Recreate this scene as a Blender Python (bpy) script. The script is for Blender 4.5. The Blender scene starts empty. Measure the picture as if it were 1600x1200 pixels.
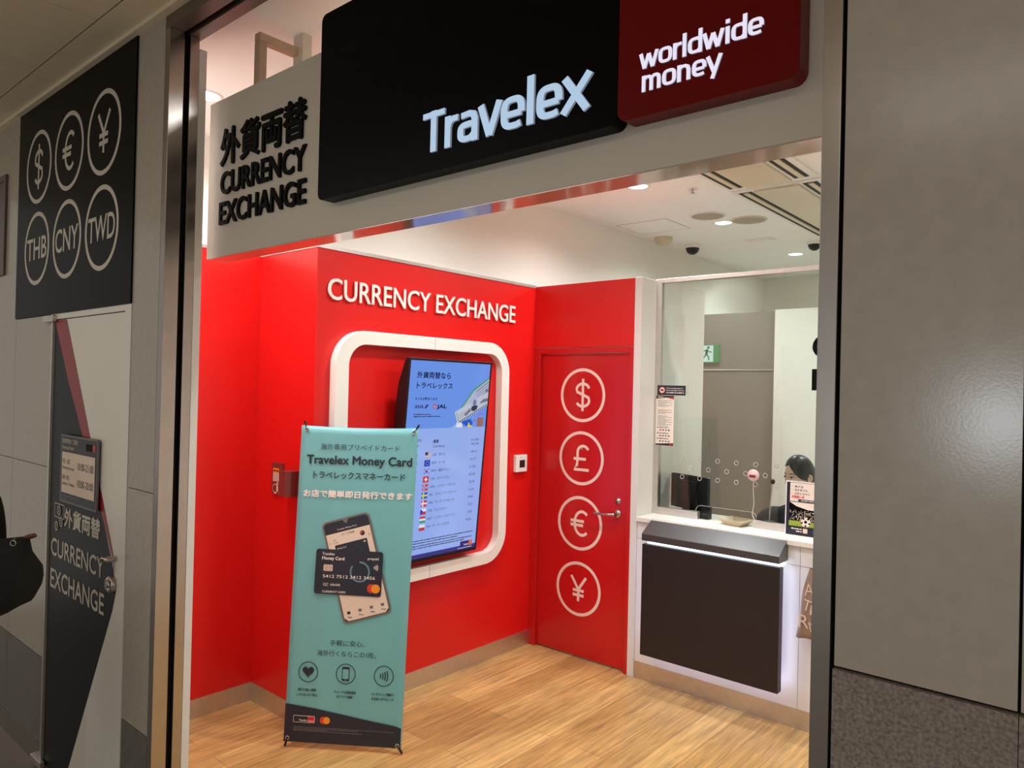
import bpy, math, random
from mathutils import Vector, Matrix
random.seed(7)
sc = bpy.context.scene
COL = sc.collection
PI = math.pi

# ------------------------------------------------------------------ camera
yaw, pitch, roll = (math.radians(a) for a in (40.686, 0.3695, 1.3608))
fw = Vector((-math.sin(yaw)*math.cos(pitch), math.cos(yaw)*math.cos(pitch), math.sin(pitch)))
r0 = Vector((math.cos(yaw), math.sin(yaw), 0)); u0 = r0.cross(fw)
rt = math.cos(roll)*r0 + math.sin(roll)*u0
up = -math.sin(roll)*r0 + math.cos(roll)*u0
cd = bpy.data.cameras.new('camera'); cam = bpy.data.objects.new('camera', cd); COL.objects.link(cam)
cd.sensor_fit = 'HORIZONTAL'; cd.sensor_width = 36; cd.lens = 36*1142.24/1600; cd.clip_start = 0.05
m = Matrix.Identity(4)
for i in range(3):
    m[i][0] = rt[i]; m[i][1] = up[i]; m[i][2] = -fw[i]
m.translation = Vector((0, 0, 1.75)); cam.matrix_world = m
sc.camera = cam
# ------------------------------------------------------------------ world, exposure, lights
vs = sc.view_settings
sc.display_settings.display_device = 'sRGB'
vs.view_transform = 'Standard'; vs.look = 'None'; vs.exposure = 0.0; vs.gamma = 1.0; vs.use_curve_mapping = False
wd = bpy.data.worlds.new('world'); sc.world = wd; wd.use_nodes = True
bg = wd.node_tree.nodes['Background']; bg.inputs[0].default_value = (1.0, 0.93, 0.84, 1); bg.inputs[1].default_value = 0.37

def lamp(name, kind, loc, energy, color, aim=None, **kw):
    d = bpy.data.lights.new(name, kind); d.energy = energy; d.color = color
    for k, v in kw.items(): setattr(d, k, v)
    o = bpy.data.objects.new(name, d); COL.objects.link(o); o.location = loc
    if aim is not None: o.rotation_euler = (Vector(aim)-Vector(loc)).to_track_quat('-Z', 'Y').to_euler()
    return o
WARM = (0.97, 1.0, 1.0); NEUT = (0.85, 1.0, 0.95)
DL = [(-3.199, 1.564), (-2.397, 3.95), (-2.391, 5.168), (-2.391, 6.685)]
for (x, y), e in zip(DL + [(-2.35, 2.72), (-1.0, 2.72), (-1.0, 3.95), (-1.0, 5.17), (-1.0, 6.7), (-1.75, 1.60)],  # last one is a fill without fitting, added to brighten the banner
                     (58, 60, 60, 62, 56, 60, 60, 60, 62, 36)):
    lamp('downlight_lamp', 'SPOT', (x, y, 3.012), e*1.15, WARM if y < 4.5 else NEUT, aim=(x, y, 0),
         spot_size=math.radians(158), spot_blend=0.85, shadow_soft_size=0.055)
lamp('corridor_lamp', 'AREA', (-3.6, -0.9, 3.03), 20, (1.0, 0.9, 0.78), aim=(-3.6, -0.9, 0), shape='RECTANGLE', size=2.6, size_y=0.5)
lamp('corridor_lamp', 'AREA', (0.4, -1.3, 3.03), 16, (1.0, 0.9, 0.78), aim=(0.4, -1.3, 0), shape='RECTANGLE', size=2.6, size_y=0.5)
lamp('shop_opposite_lamp', 'AREA', (-0.62, -2.9, 1.62), 10, (0.86, 0.93, 1.0), aim=(-0.62, 0, 1.6), shape='RECTANGLE', size=0.3, size_y=0.3)

# ------------------------------------------------------------------ materials
def s2l(c):
    return tuple((x/255/12.92 if x/255 <= 0.04045 else ((x/255+0.055)/1.055)**2.4) for x in c)
def mat(name, c, rough=0.5, metal=0.0, emit=0.0, ecol=None, coat=0.0, var=0.0, scale=8.0, bump=0.0, bscale=60.0, spec=0.5, lin=False):
    m = bpy.data.materials.new(name); m.use_nodes = True
    nt = m.node_tree; b = nt.nodes['Principled BSDF']
    col = (*c, 1) if lin else (*s2l(c), 1)
    b.inputs['Base Color'].default_value = col
    b.inputs['Roughness'].default_value = rough; b.inputs['Metallic'].default_value = metal
    b.inputs['Specular IOR Level'].default_value = spec
    b.inputs['Coat Weight'].default_value = coat; b.inputs['Coat Roughness'].default_value = 0.08
    if emit:
        b.inputs['Emission Color'].default_value = (*(s2l(ecol) if ecol else col[:3]), 1)
        b.inputs['Emission Strength'].default_value = emit
    tc = None
    if var or bump:
        tc = nt.nodes.new('ShaderNodeTexCoord')
    if var:
        n = nt.nodes.new('ShaderNodeTexNoise'); n.inputs['Scale'].default_value = scale; n.inputs['Detail'].default_value = 6
        nt.links.new(tc.outputs['Object'], n.inputs['Vector'])
        r = nt.nodes.new('ShaderNodeMapRange'); r.inputs['From Min'].default_value = 0.3; r.inputs['From Max'].default_value = 0.7
        r.inputs['To Min'].default_value = 1-var; r.inputs['To Max'].default_value = 1+var
        nt.links.new(n.outputs['Fac'], r.inputs['Value'])
        x = nt.nodes.new('ShaderNodeVectorMath'); x.operation = 'SCALE'; x.inputs[0].default_value = col[:3]
        nt.links.new(r.outputs[0], x.inputs['Scale']); nt.links.new(x.outputs[0], b.inputs['Base Color'])
    if bump:
        n2 = nt.nodes.new('ShaderNodeTexNoise'); n2.inputs['Scale'].default_value = bscale; n2.inputs['Detail'].default_value = 4
        nt.links.new(tc.outputs['Object'], n2.inputs['Vector'])
        bp = nt.nodes.new('ShaderNodeBump'); bp.inputs['Strength'].default_value = bump; bp.inputs['Distance'].default_value = 0.004
        nt.links.new(n2.outputs['Fac'], bp.inputs['Height']); nt.links.new(bp.outputs[0], b.inputs['Normal'])
    return m
def emis(name, c, strength=1.0):
    m = mat(name, (0, 0, 0), 0.3, emit=strength, ecol=c, var=0.0); return m

M = {}
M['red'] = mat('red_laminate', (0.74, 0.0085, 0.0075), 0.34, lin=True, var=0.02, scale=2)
M['reddoor'] = mat('red_door_paint', (0.60, 0.0105, 0.011), 0.26, lin=True, var=0.02, scale=2)  # door leaf and frame, a darker red than the walls
M['cream'] = mat('cream_wall_paint', (244, 241, 234), 0.7, var=0.015, scale=3)
M['ceil'] = mat('white_ceiling_paint', (250, 251, 251), 0.8, var=0.012, scale=4)
M['lam'] = mat('white_laminate', (232, 228, 222), 0.35, var=0.012, scale=5)
M['frame'] = mat('white_lacquer', (244, 240, 232), 0.35, var=0.008, scale=5)
M['white'] = mat('white_plastic', (240, 238, 234), 0.4, var=0.01, scale=20)
M['greydoor'] = mat('grey_door_paint', (130, 122, 112), 0.35, var=0.015, scale=3)
M['stone'] = mat('greige_stone_panel', (178, 170, 158), 0.19, spec=0.45, var=0.05, scale=34, bump=0.02, bscale=220)
M['stoned'] = mat('dark_stone_base', (104, 100, 96), 0.2, coat=0.3, var=0.1, scale=30)
M['granite'] = mat('rough_granite', (138, 128, 120), 0.75, var=0.4, scale=190, bump=0.6, bscale=190)
M['steel'] = mat('brushed_steel', (214, 208, 202), 0.42, metal=1.0, var=0.05, scale=30)
M['steelp'] = mat('polished_steel', (176, 170, 164), 0.27, metal=1.0, var=0.04, scale=12)
M['gap'] = mat('black_gap', (6, 6, 6), 0.9)
M['board'] = mat('grey_sign_face', (212, 204, 190), 0.42, var=0.012, scale=5)
M['navy'] = mat('navy_gloss_panel', (7, 7, 10), 0.34, spec=0.06, var=0.05, scale=6)
M['signred'] = mat('red_gloss_panel', (112, 9, 10), 0.28, spec=0.15, var=0.03, scale=6)
M['black'] = mat('black_plastic', (12, 12, 13), 0.42, var=0.06, scale=25)
M['hood'] = mat('charcoal_laminate_lit', (58, 56, 58), 0.34, spec=1.0, var=0.04, scale=25)  # same laminate as the front panel, base lightened for reflected ceiling light
M['charcoal'] = mat('charcoal_laminate', (40, 33, 35), 0.42, spec=0.4, var=0.04, scale=25)
M['letter'] = mat('black_letter', (4, 4, 5), 0.55, spec=0.1, var=0.05, scale=25)
M['chrome'] = mat('satin_nickel', (190, 182, 176), 0.22, metal=1.0, var=0.03, scale=40)
M['exttile'] = mat('beige_ceiling_tile', (232, 218, 190), 0.8, var=0.03, scale=14)
M['extdoor'] = mat('pale_grey_door', (238, 235, 224), 0.38, var=0.012, scale=4)
M['decal'] = mat('navy_film', (28, 29, 36), 0.34, spec=0.12, var=0.04, scale=5)
M['decalw'] = mat('pale_film', (205, 199, 186), 0.45, var=0.01, scale=9)
M['decalred'] = mat('red_film', (152, 24, 32), 0.35, var=0.03, scale=9)
M['pinkw'] = mat('pinkish_white_film', (246, 222, 208), 0.45, var=0.01, scale=9)
M['corrfloor'] = mat('grey_corridor_tile', (126, 118, 108), 0.3, var=0.06, scale=6)
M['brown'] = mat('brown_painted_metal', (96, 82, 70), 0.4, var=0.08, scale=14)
M['bracket'] = mat('beige_bracket_paint', (186, 160, 136), 0.5, var=0.06, scale=40)
M['glow_t'] = emis('lit_blue_white', (190, 219, 246), 0.80)
M['glow_side'] = emis('dim_letter_side', (196, 206, 226), 0.30)
M['glow_w'] = emis('lit_white', (232, 226, 246), 1.0)
M['led'] = emis('led_strip', (222, 242, 255), 3.2)
M['halo'] = emis('led_halo', (204, 210, 255), 11)
M['lampdisc'] = emis('lamp_disc', (255, 250, 238), 6.0)
M['teal'] = mat('teal_banner_vinyl', (118, 184, 188), 0.42, var=0.02, scale=7, bump=0.08, bscale=9)
M['bnavy'] = mat('navy_print', (32, 34, 50), 0.42)
M['btext'] = mat('dark_teal_print', (38, 62, 66), 0.45)
M['bwhite'] = mat('warm_white_print', (250, 234, 222), 0.45)
M['bcream'] = mat('cream_print', (236, 214, 194), 0.45)
M['bgrey'] = mat('grey_print', (112, 108, 108), 0.45)
M['bteal2'] = mat('pale_teal_print', (104, 138, 148), 0.45)
M['bring'] = mat('faint_navy_print', (52, 56, 72), 0.45)
M['orange'] = mat('orange_print', (246, 150, 30), 0.45)
M['mcred'] = mat('orange_red_print', (214, 60, 30), 0.45)
M['gold'] = mat('chip_print', (214, 186, 160), 0.4)
M['phone'] = mat('phone_rim_print', (120, 108, 98), 0.4)
M['redprint'] = mat('red_print', (216, 36, 40), 0.45)
M['pinkprint'] = mat('magenta_print', (214, 40, 84), 0.45)
M['brownbox'] = mat('brown_alarm_plastic', (124, 52, 48), 0.4, var=0.05, scale=40)
M['olive'] = mat('olive_tray_plastic', (196, 182, 152), 0.4, var=0.03, scale=40)
M['green'] = emis('exit_green', (60, 150, 84), 0.75)
M['exitw'] = emis('exit_white', (208, 240, 224), 0.85)
M['exitg'] = mat('exit_dark_green', (20, 90, 50), 0.5)
M['skin'] = mat('skin', (244, 202, 178), 0.5, var=0.03, scale=25)
M['hair'] = mat('black_hair', (20, 16, 15), 0.34, var=0.2, scale=60)
M['navycloth'] = mat('navy_wool', (38, 40, 50), 0.85, var=0.08, scale=90)
M['blackcloth'] = mat('black_cloth', (14, 13, 13), 0.9, var=0.1, scale=80)
M['creamcloth'] = mat('cream_cloth', (214, 186, 150), 0.9, var=0.06, scale=80)
M['leather'] = mat('brown_leather', (92, 44, 32), 0.45, var=0.1, scale=60)
M['lip'] = mat('lip', (196, 106, 100), 0.5); M['eye'] = mat('dark_eye', (18, 14, 13), 0.25); M['eyew'] = mat('eye_white', (226, 220, 214), 0.4)
M['bagp'] = mat('taupe_paper', (150, 126, 112), 0.5, var=0.1, scale=9, bump=0.5, bscale=13)
M['bagl'] = mat('cream_ink', (216, 198, 170), 0.5)
M['pinkmic'] = mat('pinkish_clear_plastic', (226, 190, 190), 0.12, coat=0.6, var=0.1, scale=50)
M['undergloss'] = mat('glossy_beige_return', (190, 172, 158), 0.10, coat=1.0, var=0.01)
M['edge'] = mat('glass_edge_grey', (168, 172, 164), 0.3)
M['cable'] = mat('pale_cable', (196, 188, 174), 0.5)
M['grass'] = mat('grass_print', (150, 170, 60), 0.5, var=0.2, scale=200)
M['acgrey'] = mat('cream_ac_panel', (218, 208, 182), 0.45, var=0.015, scale=6)
M['acdark'] = mat('ac_slot_dark', (40, 36, 30), 0.7)
M['grille'] = mat('speaker_grille', (176, 168, 152), 0.7, bump=0.3, bscale=500)

def glass_mat():
    m = bpy.data.materials.new('clear_window_glass'); m.use_nodes = True; nt = m.node_tree; nt.nodes.clear()
    o = nt.nodes.new('ShaderNodeOutputMaterial'); t = nt.nodes.new('ShaderNodeBsdfTransparent'); g = nt.nodes.new('ShaderNodeBsdfGlossy')
    t.inputs[0].default_value = (0.955, 0.975, 0.955, 1); g.inputs['Roughness'].default_value = 0.0
    f = nt.nodes.new('ShaderNodeFresnel'); f.inputs[0].default_value = 1.5
    x = nt.nodes.new('ShaderNodeMixShader'); nt.links.new(f.outputs[0], x.inputs[0]); nt.links.new(t.outputs[0], x.inputs[1]); nt.links.new(g.outputs[0], x.inputs[2])
    nt.links.new(x.outputs[0], o.inputs[0]); return m
M['glass'] = glass_mat()
def wood_mat():
    m = bpy.data.materials.new('oak_plank_floor'); m.use_nodes = True; nt = m.node_tree; b = nt.nodes['Principled BSDF']
    L = nt.links.new; N = nt.nodes.new
    tc = N('ShaderNodeTexCoord'); mp = N('ShaderNodeMapping'); mp.inputs['Rotation'].default_value = (0, 0, PI/2); L(tc.outputs['Object'], mp.inputs[0])
    br = N('ShaderNodeTexBrick'); br.offset = 0.37; br.inputs['Scale'].default_value = 1; br.inputs['Brick Width'].default_value = 1.25; br.inputs['Row Height'].default_value = 0.148
    br.inputs['Mortar Size'].default_value = 0.0013; br.inputs['Mortar Smooth'].default_value = 0.4; br.inputs['Bias'].default_value = 0.0
    br.inputs['Color1'].default_value = (*s2l((218, 176, 112)), 1); br.inputs['Color2'].default_value = (*s2l((190, 146, 88)), 1); br.inputs['Mortar'].default_value = (*s2l((130, 92, 52)), 1)
    L(mp.outputs[0], br.inputs[0])
    mp2 = N('ShaderNodeMapping'); mp2.inputs['Scale'].default_value = (2.0, 30, 1); L(mp.outputs[0], mp2.inputs[0])
    n = N('ShaderNodeTexNoise'); n.inputs['Scale'].default_value = 1.6; n.inputs['Detail'].default_value = 12; n.inputs['Roughness'].default_value = 0.62; n.inputs['Distortion'].default_value = 0.6; L(mp2.outputs[0], n.inputs[0])
    rp = N('ShaderNodeMapRange'); rp.inputs['From Min'].default_value = 0.3; rp.inputs['From Max'].default_value = 0.68; rp.inputs['To Min'].default_value = 0.56; rp.inputs['To Max'].default_value = 1.20; L(n.outputs['Fac'], rp.inputs[0])
    n3 = N('ShaderNodeTexNoise'); n3.inputs['Scale'].default_value = 2.3; n3.inputs['Detail'].default_value = 3; L(mp.outputs[0], n3.inputs[0])
    r3 = N('ShaderNodeMapRange'); r3.inputs['To Min'].default_value = 0.70; r3.inputs['To Max'].default_value = 1.32; L(n3.outputs['Fac'], r3.inputs[0])
    mu = N('ShaderNodeMath'); mu.operation = 'MULTIPLY'; L(rp.outputs[0], mu.inputs[0]); L(r3.outputs[0], mu.inputs[1])
    x = N('ShaderNodeVectorMath'); x.operation = 'SCALE'; L(br.outputs['Color'], x.inputs[0]); L(mu.outputs[0], x.inputs['Scale']); L(x.outputs[0], b.inputs['Base Color'])
    b.inputs['Roughness'].default_value = 0.36
    bp = N('ShaderNodeBump'); bp.inputs['Strength'].default_value = 0.12; bp.inputs['Distance'].default_value = 0.002; L(n.outputs['Fac'], bp.inputs['Height']); L(bp.outputs[0], b.inputs['Normal'])
    return m
M['wood'] = wood_mat()
def screen_mat():      # a lit screen picture: blue backdrop above, paler rate table below
    m = bpy.data.materials.new('lit_screen'); m.use_nodes = True; nt = m.node_tree; b = nt.nodes['Principled BSDF']
    b.inputs['Base Color'].default_value = (0.01, 0.01, 0.012, 1); b.inputs['Roughness'].default_value = 0.12
    b.inputs['Emission Color'].default_value = (*s2l((104, 146, 230)), 1); b.inputs['Emission Strength'].default_value = 0.95
    m2 = m.copy(); m2.name = 'lit_screen_table'; b2 = m2.node_tree.nodes['Principled BSDF']
    b2.inputs['Emission Color'].default_value = (*s2l((146, 172, 236)), 1)
    return m, m2
M['scr'], M['scr2'] = screen_mat()
for k, c in dict(e_white=(225, 228, 250), e_red=(196, 60, 60), e_blue=(26, 50, 190), e_yel=(225, 215, 70), e_green=(40, 160, 90), e_ltblue=(30, 90, 200),
                 e_paper=(176, 184, 214), e_ink=(52, 58, 84), e_grey=(112, 120, 146), e_bill=(190, 200, 214), e_pale=(150, 190, 220), e_brown=(150, 112, 104), e_navy=(38, 34, 110), e_orange=(214, 110, 70), e_bar=(52, 50, 130)).items():
    M[k] = emis('screen_'+k[2:], c, 0.9)
M['scrink'] = mat('screen_ink', (14, 20, 56), 0.12)

# ------------------------------------------------------------------ mesh helpers
def linkobj(name, me, parent=None):
    o = bpy.data.objects.new(name, me); COL.objects.link(o)
    if parent is not None: o.parent = parent
    return o
class MB:
    def __init__(s): s.v = []; s.f = []; s.mi = []; s.mats = []; s.sm = []
    def mid(s, m):
        m = M[m] if isinstance(m, str) else m
        if m not in s.mats: s.mats.append(m)
        return s.mats.index(m)
    def add(s, vs_, fs, m, smooth=False):
        b = len(s.v); i = s.mid(m); s.v += [Vector(p) for p in vs_]
        for f in fs: s.f.append([b+k for k in f]); s.mi.append(i); s.sm.append(smooth)
        return s
    def box(s, x0, x1, y0, y1, z0, z1, m):
        vs_ = [(x, y, z) for z in (z0, z1) for y in (y0, y1) for x in (x0, x1)]
        return s.add(vs_, [(0, 2, 3, 1), (4, 5, 7, 6), (0, 1, 5, 4), (2, 6, 7, 3), (0, 4, 6, 2), (1, 3, 7, 5)], m)
    def prism(s, poly, fr, t0, t1, m, smooth=False):
        O, U, V, N = fr; n = len(poly)
        a = [O+U*p[0]+V*p[1]+N*t0 for p in poly]; b = [O+U*p[0]+V*p[1]+N*t1 for p in poly]
        fs = [tuple(range(n))[::-1], tuple(range(n, 2*n))]
        s.add(a+b, fs, m); s.add(a+b, [(i, (i+1) % n, n+(i+1) % n, n+i) for i in range(n)], m, smooth); return s
    def frameprism(s, outer, inner, fr, t0, t1, m):
        O, U, V, N = fr; n = len(outer); P = lambda p, t: O+U*p[0]+V*p[1]+N*t
        vs_ = [P(p, t0) for p in outer]+[P(p, t0) for p in inner]+[P(p, t1) for p in outer]+[P(p, t1) for p in inner]
        fs = []
        for i in range(n):
            j = (i+1) % n
            fs += [(i, n+i, n+j, j), (2*n+i, 2*n+j, 3*n+j, 3*n+i), (i, j, 2*n+j, 2*n+i), (n+i, 3*n+i, 3*n+j, n+j)]
        return s.add(vs_, fs, m)
    def cyl(s, p0, p1, r0_, r1_, m, n=24, smooth=True, caps=True):
        p0 = Vector(p0); p1 = Vector(p1); d = (p1-p0).normalized()
        a = d.cross(Vector((0, 0, 1)) if abs(d.z) < 0.9 else Vector((1, 0, 0))).normalized(); b = d.cross(a)
        ring = lambda p, r: [p+(a*math.cos(2*PI*i/n)+b*math.sin(2*PI*i/n))*r for i in range(n)]
        vs_ = ring(p0, r0_)+ring(p1, r1_)
        s.add(vs_, [(i, (i+1) % n, n+(i+1) % n, n+i) for i in range(n)], m, smooth)
        if caps: s.add(vs_, [tuple(range(n))[::-1], tuple(range(n, 2*n))], m)
        return s
    def lathe(s, c, prof, m, n=32, axis=(0, 0, 1)):
        c = Vector(c); d = Vector(axis).normalized()
        a = d.cross(Vector((0, 0, 1)) if abs(d.z) < 0.9 else Vector((1, 0, 0))).normalized(); b = d.cross(a)
        vs_ = [c+d*h+(a*math.cos(2*PI*i/n)+b*math.sin(2*PI*i/n))*max(r, 1e-5) for r, h in prof for i in range(n)]
        fs = [(k*n+i, k*n+(i+1) % n, (k+1)*n+(i+1) % n, (k+1)*n+i) for k in range(len(prof)-1) for i in range(n)]
        return s.add(vs_, fs, m, True)
    def tube(s, pts, r, m, n=10):
        pts = [Vector(p) for p in pts]; vs_ = []; prev = None
        rr = r if isinstance(r, (list, tuple)) else [r]*len(pts)
        for k, p in enumerate(pts):
            d = (pts[min(k+1, len(pts)-1)]-pts[max(k-1, 0)]).normalized()
            if prev is None: prev = d.cross(Vector((0, 0, 1)) if abs(d.z) < 0.9 else Vector((1, 0, 0))).normalized()
            a = (prev-d*prev.dot(d)).normalized(); prev = a; b = d.cross(a)
            vs_ += [p+(a*math.cos(2*PI*i/n)+b*math.sin(2*PI*i/n))*rr[k] for i in range(n)]
        K = len(pts)
        s.add(vs_, [(k*n+i, k*n+(i+1) % n, (k+1)*n+(i+1) % n, (k+1)*n+i) for k in range(K-1) for i in range(n)], m, True)
        return s.add(vs_, [tuple(range(n))[::-1], tuple(range((K-1)*n, K*n))], m)
    def torus(s, c, R, r, m, axis=(0, 0, 1), n=24, k=10):
        d = Vector(axis).normalized(); a = d.cross(Vector((0, 0, 1)) if abs(d.z) < 0.9 else Vector((1, 0, 0))).normalized(); b = d.cross(a); c = Vector(c)
        vs_ = []
        for i in range(n):
            q = a*math.cos(2*PI*i/n)+b*math.sin(2*PI*i/n)
            vs_ += [c+q*(R+r*math.cos(2*PI*j/k))+d*(r*math.sin(2*PI*j/k)) for j in range(k)]
        return s.add(vs_, [(i*k+j, ((i+1) % n)*k+j, ((i+1) % n)*k+(j+1) % k, i*k+(j+1) % k) for i in range(n) for j in range(k)], m, True)
    def ball(s, c, rx, ry, rz, m, n=20, k=12, fn=None):
        vs_ = []
        for j in range(k+1):
            th = PI*j/k
            for i in range(n):
                ph = 2*PI*i/n; d = Vector((math.sin(th)*math.cos(ph), math.sin(th)*math.sin(ph), math.cos(th)))
                p = Vector((d.x*rx, d.y*ry, d.z*rz)); p = fn(p, d) if fn else p
                vs_.append(Vector(c)+p)
        return s.add(vs_, [(j*n+i, (j+1)*n+i, (j+1)*n+(i+1) % n, j*n+(i+1) % n) for j in range(k) for i in range(n)], m, True)
    def build(s, name, parent=None, base=None, bevel=0.0, seg=2):
        """one mesh object; a child keeps world coordinates by subtracting its root's place"""
        if parent is not None:
            r = parent
            while r.parent is not None: r = r.parent
            off = Vector(r.location)
        else:
            if base is None:
                xs = [p.x for p in s.v]; ys = [p.y for p in s.v]; zs = [p.z for p in s.v]
                base = ((min(xs)+max(xs))/2, (min(ys)+max(ys))/2, min(zs))
            off = Vector(base)
        me = bpy.data.meshes.new(name); me.from_pydata([tuple(p-off) for p in s.v], [], s.f)
        for m_ in s.mats: me.materials.append(m_)
        me.polygons.foreach_set('material_index', s.mi); me.polygons.foreach_set('use_smooth', s.sm); me.update()
        o = linkobj(name, me, parent)
        if parent is None: o.location = off
        if bevel:
            b = o.modifiers.new('bevel', 'BEVEL'); b.width = bevel; b.segments = seg; b.limit_method = 'ANGLE'; b.angle_limit = 0.6
        return o
def tag(o, label, cat, group=None):
    o['label'] = label; o['category'] = cat
    if group: o['group'] = group
    return o
def struct(mb, name, parent=None, **kw):
    o = mb.build(name, parent, base=kw.pop('base', (0, 0, 0)) if parent is None else None, **kw)
    if parent is None: o['kind'] = 'structure'
    return o
def thing(name, loc, label, cat, group=None):
    o = bpy.data.objects.new(name, None); COL.objects.link(o); o.location = loc; o.empty_display_size = 0.1
    return tag(o, label, cat, group)
def FR(O, U, V):
    U = Vector(U).normalized(); V = Vector(V).normalized(); return (Vector(O), U, V, U.cross(V).normalized())
def rrect(u0, u1, v0, v1, r, n=6):
    out = []
    for cx, cy, a0 in ((u1-r, v0+r, -PI/2), (u1-r, v1-r, 0), (u0+r, v1-r, PI/2), (u0+r, v0+r, PI)):
        out += [(cx+r*math.cos(a0+PI/2*i/n), cy+r*math.sin(a0+PI/2*i/n)) for i in range(n+1)]
    return out
def circ(u, v, r, n=40, a0=0, a1=2*PI):
    return [(u+r*math.cos(a0+(a1-a0)*i/n), v+r*math.sin(a0+(a1-a0)*i/n)) for i in range(n)]
_g = {}
def glyphs(body, off=0.0, ext=0.0):
    k = (body, off, ext)
    if k not in _g:
        c = bpy.data.curves.new('type', 'FONT'); c.body = body; c.size = 1; c.offset = off; c.extrude = ext; c.resolution_u = 4
        if ext == 0: c.fill_mode = 'FRONT'
        o = bpy.data.objects.new('type', c); COL.objects.link(o)
        dg = bpy.context.evaluated_depsgraph_get(); e = o.evaluated_get(dg); me = e.to_mesh()
        vs_ = [tuple(v.co) for v in me.vertices]; fs = [tuple(p.vertices) for p in me.polygons]
        e.to_mesh_clear(); bpy.data.objects.remove(o); bpy.data.curves.remove(c)
        _g[k] = (vs_, fs)
    return _g[k]
def hgt(ch):
    z = [v[1] for v in glyphs(ch)[0]]; return max(z)-min(z)
class Print(MB):
    """flat or raised artwork on a surface frame: U to the right, V up, N towards the viewer"""
    def __init__(s, fr): super().__init__(); s.fr = fr; s.t = 0.0006
    def P(s, p, t): O, U, V, N = s.fr; return O+U*p[0]+V*p[1]+N*t
    def poly(s, pts, m, lay=1):
        return s.add([s.P(p, s.t*lay) for p in pts], [tuple(range(len(pts)))], m)
    def rect(s, u0, u1, v0, v1, m, lay=1): return s.poly([(u0, v0), (u1, v0), (u1, v1), (u0, v1)], m, lay)
    def disc(s, u, v, r, m, lay=1): return s.poly(circ(u, v, r), m, lay)
    def ring(s, u, v, r1, r2, m, lay=1, a0=0.0, a1=2*PI, n=48):
        A = [(u+r*math.cos(a0+(a1-a0)*i/n), v+r*math.sin(a0+(a1-a0)*i/n)) for i in range(n+1) for r in (r1, r2)]
        return s.add([s.P(p, s.t*lay) for p in A], [(2*i, 2*i+1, 2*i+3, 2*i+2) for i in range(n)], m)
    def line(s, a, b, w, m, lay=1):
        dx, dy = b[0]-a[0], b[1]-a[1]; L = math.hypot(dx, dy) or 1; nx, ny = -dy/L*w/2, dx/L*w/2
        return s.poly([(a[0]+nx, a[1]+ny), (a[0]-nx, a[1]-ny), (b[0]-nx, b[1]-ny), (b[0]+nx, b[1]+ny)], m, lay)
    def text(s, body, u0, u1, v, h, m, lay=1, off=0.0, bold=0.0, ref='H', ext=0.0, tilt=0.0, t0=None):
        """baseline v, width u0..u1; h is the height of the reference glyph"""
        vs_, fs = glyphs(body, off, 0.5 if ext else 0.0)
        xs = [p[0] for p in vs_]; x0, x1 = min(xs), max(xs); sx = (u1-u0)/(x1-x0); zr = [p[1] for p in glyphs(ref)[0]]
        sy = h/(max(zr)-min(zr)); b0 = min(zr) if ref != 'x' and ref != 'H' else 0.0
        ca, sa = math.cos(tilt), math.sin(tilt)
        sh = [(0, 0)] if not bold else [(0, 0), (bold, 0), (-bold, 0), (0, bold), (0, -bold)]
        for k, (dx, dy) in enumerate(sh):
            out = []
            for p in vs_:
                a, b = (p[0]-x0)*sx+dx, (p[1]-b0)*sy+dy
                q = (u0+a*ca-b*sa, v+a*sa+b*ca)
                t = (s.t*lay if t0 is None else t0)+k*2e-5 + ((p[2]+0.5)*ext if ext else 0)
                out.append(s.P(q, t))
            s.add(out, fs, m)
        return s
    def dashes(s, u0, u1, v, h, m, lay=1, seed=0):       # print too fine to read
        rr = random.Random(seed); u = u0
        while u < u1-0.001:
            w = rr.uniform(1.2, 4.5)*h; w = min(w, u1-u); s.rect(u, u+w, v, v+h*rr.uniform(0.75, 1), m, lay); u += w+h*rr.uniform(0.35, 0.8)
        return s
def pl_arc(cx, cy, rx, ry, a0, a1, n=18): return [(cx+rx*math.cos(math.radians(a0+(a1-a0)*i/n)), cy+ry*math.sin(math.radians(a0+(a1-a0)*i/n))) for i in range(n+1)]
SYM = {'$': [[(0.33, 0.30)] + pl_arc(0.0, 0.255, 0.33, 0.245, 25, 180, 12)[1:] + [(-0.30, 0.14), (0.0, 0.02), (0.30, -0.10)] + pl_arc(0.0, -0.235, 0.34, 0.255, 0, -155, 14), [(0.0, 0.72), (0.0, -0.70)]],
       '£': [pl_arc(0.08, 0.24, 0.27, 0.26, 25, 180, 12) + [(-0.19, -0.10), (-0.22, -0.30), (-0.36, -0.465), (0.38, -0.465)], [(-0.38, -0.03), (0.22, -0.03)]],
       '€': [pl_arc(0.10, 0.0, 0.36, 0.475, 48, 312, 26), [(-0.46, 0.085), (0.20, 0.085)], [(-0.46, -0.085), (0.16, -0.085)]],
       '¥': [[(-0.36, 0.5), (0.0, -0.02)], [(0.36, 0.5), (0.0, -0.02)], [(0.0, 0.0), (0.0, -0.5)], [(-0.27, -0.06), (0.27, -0.06)], [(-0.27, -0.25), (0.27, -0.25)]]}
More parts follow.
